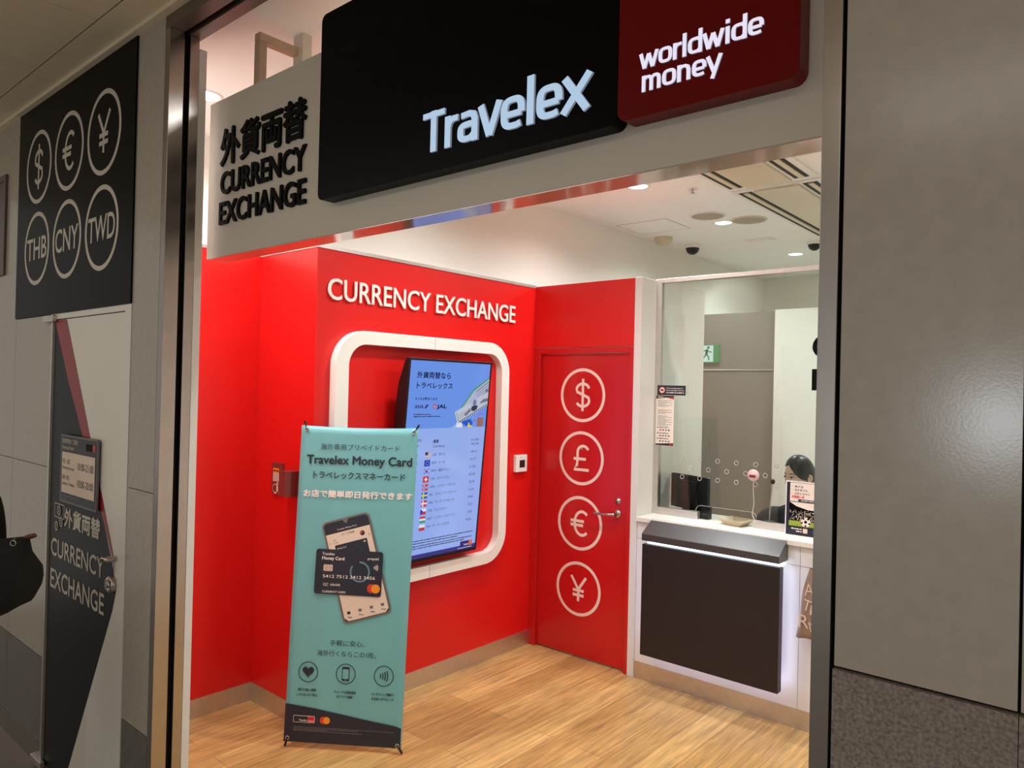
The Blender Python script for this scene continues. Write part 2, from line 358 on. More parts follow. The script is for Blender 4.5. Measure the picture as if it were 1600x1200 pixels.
def symbol(p, ch, u, v, h, w, m, lay=1):
    for k, pts in enumerate(SYM[ch]):
        q = [(u+a*h, v+b*h) for a, b in pts]; A = []
        for i, c in enumerate(q):
            a, d = q[max(i-1, 0)], q[min(i+1, len(q)-1)]; t = Vector((d[0]-a[0], d[1]-a[1])).normalized()
            A += [p.P((c[0]-t.y*w/2, c[1]+t.x*w/2), p.t*lay+k*3e-5), p.P((c[0]+t.y*w/2, c[1]-t.x*w/2), p.t*lay+k*3e-5)]
        p.add(A, [(2*i, 2*i+1, 2*i+3, 2*i+2) for i in range(len(q)-1)], m)
Xv, Yv, Zv = Vector((1, 0, 0)), Vector((0, 1, 0)), Vector((0, 0, 1))

# ================================================================== SETTING
def slab(name, m, *b, bevel=0.0): return struct(MB().box(*b, m), name, bevel=bevel)
slab('floor', 'wood', -3.72, 0.62, 1.19, 8.0, -0.05, 0.0)
slab('floor_corridor', 'corrfloor', -6.5, 3.0, -4.5, 1.19, -0.05, 0.0)
slab('ceiling', 'ceil', -3.72, 0.62, 1.27, 8.0, 3.033, 3.13)
b = MB()                                                    # corridor ceiling of beige tiles with open joints
b.box(-6.5, 3.0, -4.5, 1.30, 3.085, 3.13, 'gap'); b.box(-6.5, 3.0, 1.016, 1.27, 3.06, 3.085, 'exttile')
x = -6.21
while x < 3:
    y = 1.012
    while y > -4.4:
        b.box(x+0.003, x+0.657, y-0.657, y-0.003, 3.06, 3.085, 'exttile'); y -= 0.66
    x += 0.66
struct(b, 'ceiling_corridor')
slab('trim_1', 'exttile', -6.5, 3.0, 1.118, 1.146, 3.045, 3.06)
# side wall on the left, red below, cream above
RT = 2.445
slab('wall_left', 'red', -3.72, -3.70, 1.27, 2.155, 0.1, RT)
slab('wall_left_upper', 'cream', -3.74, -3.71, 1.27, 2.3, RT, 3.033)
slab('trim_2', 'steel', -3.72, -3.694, 1.27, 2.155, RT, RT+0.018)
slab('baseboard_left', 'steel', -3.72, -3.695, 1.27, 2.155, 0.0, 0.1)
slab('wall_step', 'red', -3.70, -3.172, 2.155, 2.20, 0.1, RT)
slab('wall_step_upper', 'cream', -3.72, -3.19, 2.165, 2.22, RT, 3.033)
slab('trim_3', 'steel', -3.70, -3.166, 2.149, 2.20, RT, RT+0.018)
slab('baseboard_step', 'steel', -3.70, -3.167, 2.150, 2.20, 0.0, 0.1)
slab('wall_exchange', 'red', -3.22, -3.172, 2.20, 3.92, 0.1, RT)
slab('wall_exchange_upper', 'cream', -3.25, -3.19, 2.22, 8.0, 0.0, 3.033)
slab('trim_4', 'steel', -3.19, -3.166, 2.20, 3.92, RT, RT+0.018)
slab('baseboard_exchange', 'steel', -3.19, -3.167, 2.20, 3.92, 0.0, 0.1)
slab('wall_back', 'cream', -3.25, 0.62, 7.95, 8.05, 0.0, 3.033)
slab('wall_right', 'cream', 0.6, 0.66, 1.27, 8.0, 0.0, 3.033)
slab('wall_front_inner', 'cream', -3.74, -2.66, 1.24, 1.27, 0.0, 3.05)
slab('wall_front_inner_right', 'cream', -0.34, 0.62, 1.24, 1.27, 0.0, 3.05)
# far grey partition with a door opening, and the white wall beside it
b = MB(); b.box(-3.19, -2.288, 6.0, 6.06, 1.962, 2.445, 'greydoor'); b.box(-3.19, -3.10, 6.0, 6.06, 0, 1.962, 'greydoor'); b.box(-2.315, -2.288, 6.0, 6.06, 0, 1.962, 'greydoor')
struct(b, 'wall_partition')
d3 = struct(MB().box(-3.10, -2.315, 6.02, 6.05, 0.01, 1.955, 'greydoor'), 'door_3')
slab('wall_booth_back', 'lam', -2.288, 0.6, 5.96, 6.06, 0.0, 2.452)
slab('wall_booth_side', 'lam', -2.382, -2.336, 4.14, 4.78, 0.0, 2.468)
# booth front: white column, panel below the counter
slab('trim_5', 'lam', -2.382, -2.334, 3.92, 4.14, 0.0, 2.458, bevel=0.0015)
# door wall: red panel above the door, then the door with frame, leaf, handle, lock and currency symbols
slab('wall_door', 'red', -3.172, -2.383, 3.92, 4.0, 2.034, 2.455)
dr = struct(MB().box(-3.116, -2.412, 3.945, 3.985, 0.012, 1.992, 'reddoor'), 'door_1')
f = MB(); f.box(-3.172, -3.118, 3.92, 4.0, 0, 2.030, 'reddoor'); f.box(-2.410, -2.383, 3.92, 4.0, 0, 2.030, 'reddoor'); f.box(-3.118, -2.410, 3.92, 4.0, 1.994, 2.030, 'reddoor')
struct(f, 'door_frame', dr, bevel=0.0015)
LF = FR((0, 3.945, 0), Xv, Zv)
for cz, ch in ((1.7185, '$'), (1.3045, '£'), (0.8785, '€'), (0.4485, '¥')):
    p = Print(LF); p.ring(-2.778, cz, 0.157, 0.177, 'pinkw', n=64)
    symbol(p, ch, -2.776, cz, {'$': 0.150}.get(ch, 0.162), 0.0185, 'pinkw')
    struct(p, 'currency_symbol', dr)
k = MB(); k.lathe((-2.486, 3.945, 0.978), [(0, 0.012), (0.024, 0.011), (0.026, 0.007), (0.026, 0)], 'chrome', axis=(0, -1, 0))
k.cyl((-2.486, 3.94, 0.978), (-2.486, 3.89, 0.978), 0.009, 0.009, 'chrome')
k.tube([(-2.486, 3.897, 0.978), (-2.50, 3.888, 0.977), (-2.55, 3.886, 0.974), (-2.628, 3.886, 0.969)], [0.010, 0.010, 0.0085, 0.008], 'chrome'); struct(k, 'lever_handle', dr)
k = MB(); k.lathe((-2.486, 3.945, 1.058), [(0, 0.016), (0.012, 0.016), (0.013, 0.006), (0.02, 0.005), (0.021, 0)], 'chrome', axis=(0, -1, 0)); k.box(-2.4875, -2.4845, 3.927, 3.93, 1.052, 1.064, 'gap'); struct(k, 'lock', dr)
k = MB(); k.lathe((-2.776, 3.945, 1.365), [(0, 0.003), (0.006, 0.003), (0.008, 0)], 'chrome', axis=(0, -1, 0)); struct(k, 'peephole', dr)

# exterior wall with the service door on the left, jamb, lintel, pillar on the right
YW = 1.146
b = MB(); b.box(-6.5, -2.65, YW+0.012, 1.24, 0, 3.06, 'gap')
def panel(x0, x1, z0, z1, m='stone'): b.box(x0+0.0015, x1-0.0015, YW, YW+0.03, z0+0.0015, z1-0.0015, m)
for x0, x1 in ((-6.5, -5.45), (-5.45, -4.85), (-4.85, -4.25), (-4.25, -3.728)):
    panel(x0, x1, 1.347, 2.036 if x1 > -4.0 else 3.06); panel(x0, x1, 0.485, 1.347); panel(x0, x1, 0.1, 0.485, 'stoned')
panel(-4.25, -2.872, 2.036, 3.06); panel(-2.872, -2.65, 1.347, 3.06); panel(-2.872, -2.65, 0.485, 1.347); panel(-2.872, -2.65, 0.0, 0.485, 'stoned')
struct(b, 'wall_front_left')
slab('baseboard_corridor', 'steelp', -6.5, -3.73, YW-0.004, YW+0.02, 0.0, 0.1)
b = MB(); XJ = -2.65; XO = -2.615                           # steel jamb with the black shutter groove
b.box(XJ, XO, YW, YW+0.052, 0, 2.999, 'steelp'); b.box(XJ, XO-0.02, YW+0.0525, YW+0.0725, 0, 2.999, 'gap'); b.box(XJ, XO, YW+0.073, YW+0.107, 0, 2.999, 'steelp')
struct(b, 'trim_6', bevel=0.001)
slab('trim_7', 'lam', XJ, XO+0.002, YW+0.107, YW+0.134, 0, 2.96)
b = MB(); b.box(XJ, -0.34, YW, YW+0.05, 3.0, 3.06, 'brown'); b.box(XJ, -0.34, YW+0.05, YW+0.075, 3.03, 3.06, 'gap'); b.box(XJ, -0.34, YW+0.075, YW+0.12, 3.0, 3.06, 'brown'); b.box(XJ, -0.34, 1.24, 1.30, 3.034, 3.06, 'gap')
struct(b, 'trim_8')
b = MB(); b.box(-0.345, 3.0, YW+0.012, 1.24, 0, 3.06, 'gap')
for x0, x1 in ((-0.340, -0.1145), (-0.1105, 0.55), (0.555, 1.6), (1.605, 3.0)):
    b.box(x0, x1, YW, YW+0.03, 1.350, 3.06, 'stone'); b.box(x0-0.0015, x1+0.0015, YW-0.003, YW+0.03, 0.0, 1.345, 'granite')
struct(b, 'wall_front_right')
slab('trim_9', 'steelp', -0.373, -0.3455, YW-0.004, 1.24, 0, 3.06, bevel=0.001)
# service door
d2 = struct(MB().box(-3.702, -2.937, YW+0.002, YW+0.04, 0.02, 2.008, 'extdoor'), 'door_2')
f = MB(); f.box(-3.726, -3.706, YW-0.006, YW+0.04, 0, 2.036, 'steel'); f.box(-2.930, -2.875, YW-0.002, YW+0.04, 0, 2.036, 'extdoor'); f.box(-3.706, -2.930, YW-0.002, YW+0.04, 2.012, 2.036, 'extdoor')
struct(f, 'door_frame', d2)
for z in (2.016, 0.03):
    struct(MB().box(-3.80, -3.667, YW-0.022, YW-0.002, z-0.016, z+0.014, 'steel'), 'pivot_hinge', d2, bevel=0.003)
p = Print(FR((0, YW+0.002, 0), Xv, Zv))
p.poly([(-3.70, 2.006), (-3.66, 2.0), (-3.333, 1.505), (-3.128, 1.24), (-2.985, 1.02), (-2.957, 0.935), (-2.985, 0.86), (-3.43, 0.05), (-3.45, 0.022), (-3.70, 0.022)], 'decal')
p.poly([(-3.699, 2.007), (-3.5555, 2.007), (-3.3847, 1.7266), (-3.2565, 1.5136), (-3.12, 1.295), (-2.992, 1.08), (-2.965, 1.0), (-2.99, 1.05), (-3.13, 1.24), (-3.333, 1.509), (-3.507, 1.7249)], 'decalred', 2)
p.text('外貨両替', -3.515, -3.124, 1.112, 0.078, 'decalw', 3, bold=0.003, ref='貨')
p.text('CURRENCY', -3.668, -3.078, 0.967, 0.074, 'decalw', 3, bold=0.0016)
p.text('EXCHANGE', -3.665, -3.066, 0.825, 0.08, 'decalw', 3, bold=0.0016)
for a, c in (((-3.636, 1.139), (-3.636, 1.198)), ((-3.636, 1.198), (-3.522, 1.198)), ((-3.522, 1.198), (-3.522, 1.139)), ((-3.522, 1.139), (-3.636, 1.139))): p.line(a, c, 0.004, 'decalw', 3)
for u, v, r, ch in ((-3.580, 1.170, 0.021, '¥'), (-3.552, 1.124, 0.021, '$'), (-3.606, 1.099, 0.021, '€')):
    p.disc(u, v, r, 'decal', 4); p.ring(u, v, r-0.005, r, 'decalw', 5); p.text(ch, u-0.007, u+0.007, v-0.011, 0.022, 'decalw', 5, ref=ch)
struct(p, 'film_graphics', d2)
k = MB(); k.tube([(-2.965, YW, 1.064), (-2.965, YW-0.030, 1.064), (-2.969, YW-0.036, 1.064), (-2.985, YW-0.038, 1.063)], [0.012, 0.012, 0.013, 0.012], 'chrome'); struct(k, 'lever_handle', d2)
k = MB(); k.lathe((-2.985, YW, 0.963), [(0.012, 0.014), (0.026, 0.02), (0.032, 0.014), (0.033, 0)], 'chrome', axis=(0, -1, 0)); k.lathe((-2.985, YW, 0.963), [(0, 0.012), (0.012, 0.012), (0.013, 0.02), (0, 0.021)], 'chrome', axis=(0, -1, 0)); struct(k, 'lock', d2)

# window over the counter: steel frame, glass with speaking holes, notch, letters
YG = 4.12
wn = struct(MB().box(-2.336, -2.296, YG-0.02, YG+0.02, 0.985, 2.465, 'steel'), 'window_1', bevel=0.0015)
struct(MB().box(-2.296, -0.6, YG-0.02, YG+0.02, 2.438, 2.465, 'steel'), 'top_rail', wn, bevel=0.0015)
struct(MB().box(-2.296, -2.022, YG-0.02, YG+0.02, 0.985, 1.03, 'steel'), 'bottom_rail', wn, bevel=0.0015)
struct(MB().box(-1.680, -0.6, YG-0.02, YG+0.02, 0.985, 1.024, 'steel'), 'bottom_rail', wn, bevel=0.0015)
g = MB(); GF = FR((0, YG, 0), Xv, Zv)
poly = [(-2.296, 1.03), (-2.040, 1.03), (-2.040, 1.045), (-2.030, 1.062), (-2.012, 1.070), (-1.69, 1.070), (-1.672, 1.062), (-1.664, 1.045), (-1.664, 1.024), (-0.6, 1.024), (-0.6, 2.438), (-2.296, 2.438)]
g.prism(poly, GF, -0.004, 0.004, 'glass'); struct(g, 'glass_pane', wn)
g = MB(); g.tube([(p_[0], YG-0.005, p_[1]) for p_ in poly[1:9]], 0.0013, 'edge', n=6); struct(g, 'notch_edge', wn)
for row, (xs, z) in enumerate((((-2.1392, 0.1163, 6), 1.346), ((-2.0813, 0.1163, 5), 1.2893), ((-2.1365, 0.1160, 6), 1.2325))):
    for i in range(xs[2]):
        struct(MB().torus((xs[0]+i*xs[1], YG, z), 0.0115, 0.0026, 'glass', axis=(0, 1, 0), n=20, k=8).torus((xs[0]+i*xs[1], YG-0.0045, z), 0.0125, 0.0010, 'white', axis=(0, 1, 0), n=20, k=6), 'speaking_hole', wn)
p = Print(FR((0, YG-0.006, 0), Xv, Zv))
p.text('C', -1.369, -1.262, 1.962, 0.116, 'letter', off=0.03, ref='C'); p.rect(-1.368, -1.16, 1.78, 1.897, 'letter'); p.text('E', -1.338, -1.285, 1.806, 0.066, 'bwhite', 2, off=0.02)
struct(p, 'window_lettering', wn)

# ================================================================== HANGING SHOP SIGN
S = 1.32; ST = S-0.044
sg = thing('shop_sign', (-1.5, S+0.04, 2.205), 'long hanging shop sign with black and red panels and lit white lettering above the entrance', 'sign')
b = MB(); b.box(-2.656, -0.30, S, S+0.077, 2.2075, 2.785, 'board'); b.box(-2.656, -0.30, S+0.001, S+0.077, 2.205, 2.2075, 'undergloss'); b.build('board', sg)
SF = FR((0, S, 0), Xv, Zv)
b = MB().prism(rrect(-1.886, -0.8285, 2.301, 2.86, 0.022), FR((0, S, 0), Xv, Zv), 0, 0.044, 'navy'); b.build('dark_panel', sg, bevel=0.004)
b = MB().prism(rrect(-0.8275, -0.456, 2.304, 2.86, 0.022), FR((0, S, 0), Xv, Zv), 0, 0.044, 'signred'); b.build('red_panel', sg, bevel=0.004)['label'] = 'dark red panel'
p = Print(SF); p.text('外貨両替', -2.556, -2.018, 2.535, 0.13, 'letter', bold=0.0032, ref='貨', ext=0.008)
p.text('CURRENCY', -2.552, -2.012, 2.431, 0.0765, 'letter', off=0.018, ext=0.008); p.text('EXCHANGE', -2.557, -2.009, 2.323, 0.0765, 'letter', off=0.018, ext=0.008)
p.build('black_lettering', sg)
PF = FR((0, ST, 0), Xv, Zv)
ANI = 1.28
def strokes(p, u, v, sx, sy, segs, w, m, ext):
    """letters drawn as thick strokes, each a list of points in unit letter space"""
    O, U, V, N = p.fr
    for kk, pts in enumerate(segs):
        q = [(u+a*sx, v+b_*sy) for a, b_ in pts]; L = []; R = []
        for i, c in enumerate(q):
            a = q[max(i-1, 0)]; d = q[min(i+1, len(q)-1)]
            t1 = Vector((c[0]-a[0], c[1]-a[1])); t2 = Vector((d[0]-c[0], d[1]-c[1]))
            t1 = t1.normalized() if t1.length > 0 else t2.normalized(); t2 = t2.normalized() if t2.length > 0 else t1
            t = (t1+t2).normalized() if (t1+t2).length > 1e-6 else t1
            mit = 1/max(0.6, math.sqrt(max(0.01, (1+t1.dot(t2))/2)))
            n = Vector((-t.y, t.x))*(w/2*mit); n.x *= ANI; n.y *= 0.92; L.append((c[0]+n.x, c[1]+n.y)); R.append((c[0]-n.x, c[1]-n.y))
        n = len(q); top = ext+kk*2e-5
        vs_ = [p.P(c, t) for t in (0.0, top) for c in L+R]
        p.add(vs_, [(2*n+i, 3*n+i, 3*n+i+1, 2*n+i+1) for i in range(n-1)], m)
        fs = [f_ for i in range(n-1) for f_ in ((i, 2*n+i, 2*n+i+1, i+1), (n+i, n+i+1, 3*n+i+1, 3*n+i))]
        p.add(vs_, fs+[(0, n, 3*n, 2*n), (n-1, 3*n-1, 4*n-1, 2*n-1)], 'glow_side')
def arc(cx, cy, rx, ry, a0, a1, n=14): return [(cx+rx*math.cos(math.radians(a0+(a1-a0)*i/n)), cy+ry*math.sin(math.radians(a0+(a1-a0)*i/n))) for i in range(n+1)]
# unit space: x-height 1.0; strokes run along the centre line
def sup(cx, cy, rx, ry, a0, a1, n=16, e=0.62):          # squarish bowl
    out = []
    for i in range(n+1):
        a = math.radians(a0+(a1-a0)*i/n); c, s_ = math.cos(a), math.sin(a)
        out.append((cx+rx*math.copysign(abs(c)**e, c), cy+ry*math.copysign(abs(s_)**e, s_)))
    return out
h = 0.115
LETT = {
 'T': (1.02, [[(0, 1.33-h), (1.0, 1.33-h)], [(0.5, 1.33), (0.5, 0)]]),
 'r': (0.56, [[(0.13, 0), (0.13, 1.0)], [(0.13, 0.62), (0.2, 0.80), (0.36, 0.88), (0.58, 0.88)]]),
 'a': (0.90, [[(0.16, 0.86), (0.5, 0.885), (0.68, 0.83), (0.74, 0.68), (0.74, 0.0)], [(0.74, 0.56), (0.42, 0.55)] + sup(0.42, 0.335, 0.28, 0.225, 90, 270) + [(0.56, 0.12), (0.74, 0.26)]]),
 'v': (0.90, [[(0.08, 1.0), (0.45, 0.02)], [(0.45, 0.02), (0.84, 1.0)]]),
 'e': (0.92, [[(0.15, 0.46), (0.79, 0.46)], [(0.79, 0.46)] + sup(0.46, 0.5, 0.33, 0.39, 0, 180) + sup(0.46, 0.5, 0.33, 0.39, 180, 270)[1:] + [(0.6, 0.11), (0.76, 0.15)]]),
 'l': (0.42, [[(0.2, 1.42), (0.2, 0)]]),
 'x': (0.92, [[(0.06, 1.0), (0.82, 0.0)], [(0.9, 1.0), (0.02, 0.0)]]),
 'w': (1.30, [[(0.06, 1.0), (0.34, 0.02)], [(0.34, 0.02), (0.62, 0.9)], [(0.62, 0.9), (0.90, 0.02)], [(0.90, 0.02), (1.2, 1.0)]]),
 'o': (0.98, [sup(0.47, 0.5, 0.34, 0.39, 0, 360, 32)]),
 'd': (0.98, [[(0.8, 1.42), (0.8, 0)], [(0.8, 0.76), (0.62, 0.89), (0.45, 0.89)] + sup(0.45, 0.5, 0.32, 0.39, 90, 270)[1:] + [(0.62, 0.11), (0.8, 0.26)]]),
 'i': (0.42, [[(0.2, 1.0), (0.2, 0)], [(0.2, 1.42), (0.2, 1.18)]]),
 'm': (1.42, [[(0.15, 0), (0.15, 1.0)], [(0.15, 0.74), (0.34, 0.88), (0.52, 0.88), (0.64, 0.8), (0.68, 0.64), (0.68, 0)], [(0.68, 0.74), (0.86, 0.88), (1.04, 0.88), (1.16, 0.8), (1.2, 0.64), (1.2, 0)]]),
 'n': (0.98, [[(0.15, 0), (0.15, 1.0)], [(0.15, 0.74), (0.34, 0.88), (0.54, 0.88), (0.70, 0.8), (0.76, 0.62), (0.76, 0)]]),
 'y': (0.90, [[(0.06, 1.0), (0.45, 0.06)], [(0.86, 1.0), (0.36, -0.34)]]),
}
def word(p, body, u0, u1, v, xh, m, ext, w=0.215):
    tot = sum(LETT[c][0] for c in body); sx = (u1-u0)/tot; u = u0
    for c in body:
        strokes(p, u, v, sx, xh, LETT[c][1], w*xh, m, ext); u += LETT[c][0]*sx
p = Print(PF); word(p, 'Travelex', -1.4165, -0.893, 2.350, 0.0785, 'glow_t', 0.006, 0.205); p.build('lit_lettering', sg)['label'] = 'large lit white word on the black panel'
p = Print(PF); word(p, 'worldwide', -0.775, -0.520, 2.3985, 0.032, 'glow_w', 0.003, 0.20); word(p, 'money', -0.770, -0.600, 2.352, 0.0325, 'glow_w', 0.003, 0.20)
p.build('lit_lettering', sg)['label'] = 'small lit white words on the red panel'
b = MB(); xb = -2.398                                       # bracket and hanging pole behind the board
b.box(xb, xb+0.036, 1.345, 1.375, 2.785, 2.954, 'bracket'); b.box(xb, xb+0.036, 1.345, 1.54, 2.955, 2.985, 'bracket'); b.build('bracket', sg, bevel=0.003)
MB().box(xb+0.002, xb+0.062, 1.50, 1.54, 2.785, 3.033, 'board').build('hanging_pole', sg, bevel=0.002)
MB().box(-1.60, -1.54, 1.36, 1.397, 2.785, 3.033, 'board').build('hanging_pole', sg, bevel=0.002)
MB().box(-2.656, -0.30, S+0.05, S+0.077, 2.785, 2.793, 'brown').build('top_channel', sg)

# wall sign of currency circles
cs = thing('currency_sign', (-3.56, YW, 2.037), 'large dark square wall sign with six currency circles above the service door', 'sign')
MB().box(-4.246, -2.875, YW-0.007, YW-0.001, 2.037, 3.043, 'navy').build('panel', cs)
CF = FR((0, YW-0.007, 0), Xv, Zv)
for z, row in ((2.742, '$€¥'), (2.357, ('THB', 'CNY', 'TWD'))):
    for x, ch in zip((-3.951, -3.561, -3.174), row):
        p = Print(CF); p.ring(x, z, 0.153, 0.1725, 'decalw', n=64)
        if len(ch) == 1:
            symbol(p, ch, x, z, {'$': 0.150}.get(ch, 0.165), 0.0185, 'decalw')
        else: p.text(ch, x-0.137, x+0.137, z-0.05, 0.1, 'decalw', off=0.010)
        p.build('currency_circle', cs)

# ================================================================== RED WALL
XR = -3.172; RF = FR((XR, 0, 0), Yv, Zv)
p = Print(RF); p.text('CURRENCY EXCHANGE', 2.215, 3.692, 2.189, 0.107, 'frame', off=0.007, ext=0.006, t0=0.009)
tag(p.build('wall_lettering'), 'raised white letters CURRENCY EXCHANGE across the top of the red wall', 'lettering')
fr_ = thing('wall_frame', (XR, 2.93, 0.64), 'white rounded rectangular frame fixed on red wall around the screen', 'frame')
MB().frameprism(rrect(2.246, 3.602, 0.639, 2.038, 0.19, 12), rrect(2.328, 3.529, 0.711, 1.966, 0.115, 12), RF, 0.0, 0.052, 'frame').build('frame_ring', fr_, bevel=0.002)
for y_, z0, z1 in ((2.935, 1.966, 2.038), (2.935, 0.639, 0.711)): MB().box(XR+0.0515, XR+0.0525, y_-0.0008, y_+0.0008, z0, z1, 'bgrey').build('seam', fr_)
tv = thing('rate_screen', (-3.05, 2.965, 0.753), 'tall black portrait screen with lit blue exchange rates inside white frame', 'screen')
TF = FR((-3.1, 2.635, 0.753), Yv, (0.1, 0, 1.152)); W_, H_ = 0.662, 1.157
MB().frameprism([(0, 0), (W_, 0), (W_, H_), (0, H_)], [(0.011, 0.02), (W_-0.011, 0.02), (W_-0.011, H_-0.012), (0.011, H_-0.012)], TF, -0.03, 0.004, 'black').build('bezel', tv, bevel=0.0015)
O, U, V, N = TF
prof = [(-0.028, H_-0.004), (-0.04, H_-0.03), (-0.075, H_-0.14), (-0.082, H_-0.2), (-0.082, 0.62), (-0.055, 0.32), (-0.05, 0.02), (-0.028, 0.003)]
b = MB(); vs_ = [O+U*u_+V*v_+N*n_ for u_ in (0.002, W_-0.002) for n_, v_ in prof]; n_ = len(prof)
b.add(vs_, [tuple(range(n_)), tuple(range(2*n_-1, n_-1, -1))]+[(i, n_+i, n_+(i+1) % n_, (i+1) % n_) for i in range(n_)], 'black'); b.build('back_housing', tv)
b = MB(); b.box(-3.172, -3.10, 2.80, 2.86, 1.3, 1.72, 'black'); b.box(-3.172, -3.10, 3.07, 3.13, 1.3, 1.72, 'black'); b.build('wall_mount', tv)
p = Print(TF); p.rect(0.010, W_-0.010, 0.765, H_-0.011, 'scr', 1); p.rect(0.010, W_-0.010, 0.019, 0.765, 'scr2', 1)
p.rect(0.011, W_-0.011, 0.019, 0.044, 'e_bar', 2)
p.text('外貨両替なら', 0.064, 0.322, 1.048, 0.036, 'scrink', 3, bold=0.0009, ref='外'); p.text('トラベレックス', 0.068, 0.342, 0.993, 0.030, 'scrink', 3, bold=0.0009, ref='ト')
p.text('マイルが貯まります', 0.062, 0.230, 0.925, 0.016, 'scrink', 3, bold=0.0004, ref='貯')
p.text('ANA', 0.063, 0.132, 0.880, 0.019, 'e_bar', 3, off=0.03); p.poly([(0.136, 0.879), (0.152, 0.879), (0.168, 0.901), (0.150, 0.901)], 'e_bar', 3)
p.disc(0.214, 0.891, 0.0125, 'e_red', 3); p.poly([(0.205, 0.884), (0.214, 0.888), (0.223, 0.884), (0.214, 0.897)], 'e_white', 4); p.text('JAL', 0.231, 0.309, 0.880, 0.02, 'scrink', 3, off=0.035)
p.dashes(0.062, 0.188, 0.843, 0.006, 'e_ink', 3, 1); p.dashes(0.062, 0.268, 0.831, 0.006, 'e_ink', 3, 2)
# plain banknotes and money items cut by the right edge
p.poly([(0.36, 0.765), (0.42, 0.80), (0.50, 0.766)], 'e_pale', 2); p.poly([(0.418, 0.872), (0.52, 0.99), (0.652, 1.066), (0.652, 1.0), (0.47, 0.86)], 'e_green', 2)
p.poly([(0.425, 0.868), (0.525, 0.983), (0.652, 1.058), (0.652, 0.96), (0.47, 0.865)], 'e_paper', 3)
for k_ in range(4): p.line((0.545+0.004*k_, 0.978-0.016*k_), (0.650, 1.040-0.017*k_), 0.003 if k_ else 0.006, 'e_grey', 4)
p.poly(circ(0.634, 0.985, 0.013, 20), 'e_grey', 5)
p.poly([(0.376, 0.856), (0.409, 0.785), (0.652, 0.896), (0.652, 0.982)], 'e_bill', 5)
p.line((0.392, 0.853), (0.418, 0.800), 0.003, 'e_ink', 6); p.line((0.418, 0.800), (0.652, 0.907), 0.003, 'e_ink', 6)
for k_ in range(14): p.line((0.425+0.016*k_, 0.797+0.0073*k_), (0.433+0.016*k_, 0.8007+0.0073*k_), 0.006, 'e_ink', 7)
for k_ in range(3): p.line((0.412+0.004*k_, 0.840-0.011*k_), (0.470+0.004*k_, 0.867-0.011*k_), 0.0022, 'e_grey', 6)
p.poly([(0.534+0.028*math.cos(q_*PI/12)-0.008*math.sin(q_*PI/12), 0.905+0.044*math.sin(q_*PI/12)+0.006*math.cos(q_*PI/12)) for q_ in range(24)], 'e_paper', 6)
p.poly([(0.508, 0.878), (0.520, 0.892), (0.545, 0.896), (0.566, 0.894), (0.560, 0.874), (0.540, 0.862), (0.516, 0.862)], 'e_ink', 7)
p.poly([(0.536+0.0125*math.cos(q_*PI/10), 0.912+0.019*math.sin(q_*PI/10)) for q_ in range(20)], 'e_grey', 7)
p.poly([(0.455, 0.842), (0.500, 0.880), (0.512, 0.862), (0.470, 0.832)], 'e_grey', 6); p.poly([(0.575, 0.905), (0.61, 0.935), (0.652, 0.94), (0.652, 0.922)], 'e_grey', 6)
p.poly([(0.40, 0.795), (0.43, 0.797), (0.50, 0.766), (0.40, 0.766)], 'e_white', 3); p.poly([(0.44, 0.80), (0.52, 0.815), (0.52, 0.766), (0.455, 0.766)], 'e_ltblue', 3); p.poly([(0.50, 0.795), (0.535, 0.766), (0.49, 0.766)], 'e_yel', 5)
p.rect(0.572, 0.626, 0.767, 0.822, 'e_brown', 5); p.line((0.575, 0.822), (0.585, 0.845), 0.004, 'e_red', 5); p.line((0.585, 0.845), (0.622, 0.845), 0.004, 'e_red', 5); p.rect(0.548, 0.556, 0.796, 0.81, 'e_red', 5); p.poly(circ(0.52, 0.79, 0.014, 18), 'e_ltblue', 6)
# rate table
p.text('円→外貨', 0.537, 0.603, 0.680, 0.016, 'scrink', 3, ref='外'); p.text('We Sell', 0.539, 0.603, 0.657, 0.013, 'scrink', 3)
p.text('外貨→円', 0.012, 0.135, 0.690, 0.017, 'scrink', 3, ref='外'); p.text('We Buy', 0.03, 0.118, 0.664, 0.015, 'scrink', 3)
p.text('通貨', 0.225, 0.268, 0.681, 0.018, 'scrink', 3, bold=0.0005, ref='通'); p.text('Currency', 0.228, 0.320, 0.655, 0.0155, 'scrink', 3)
rows = [('USD · 米ドル', 0.332, '149.14'), ('EUR · ユーロ', 0.332, '161.77'), ('KRW · 韓国ウォン', 0.371, '0.1245'), ('CHF · スイスフラン', 0.381, '224.23'), ('NOK · ノルウェークローネ', 0.434, '20.18'),
        ('SEK · スウェーデンクローナ', 0.449, '21.24'), ('DKK · デンマーククローネ', 0.434, '29.44'), ('CZK · チェココルナ', 0.378, '8.12'), ('HUF · ハンガリーフォリント', 0.448, '0.59'), ('PLN · ポーランドズロチ', 0.414, '50.26')]
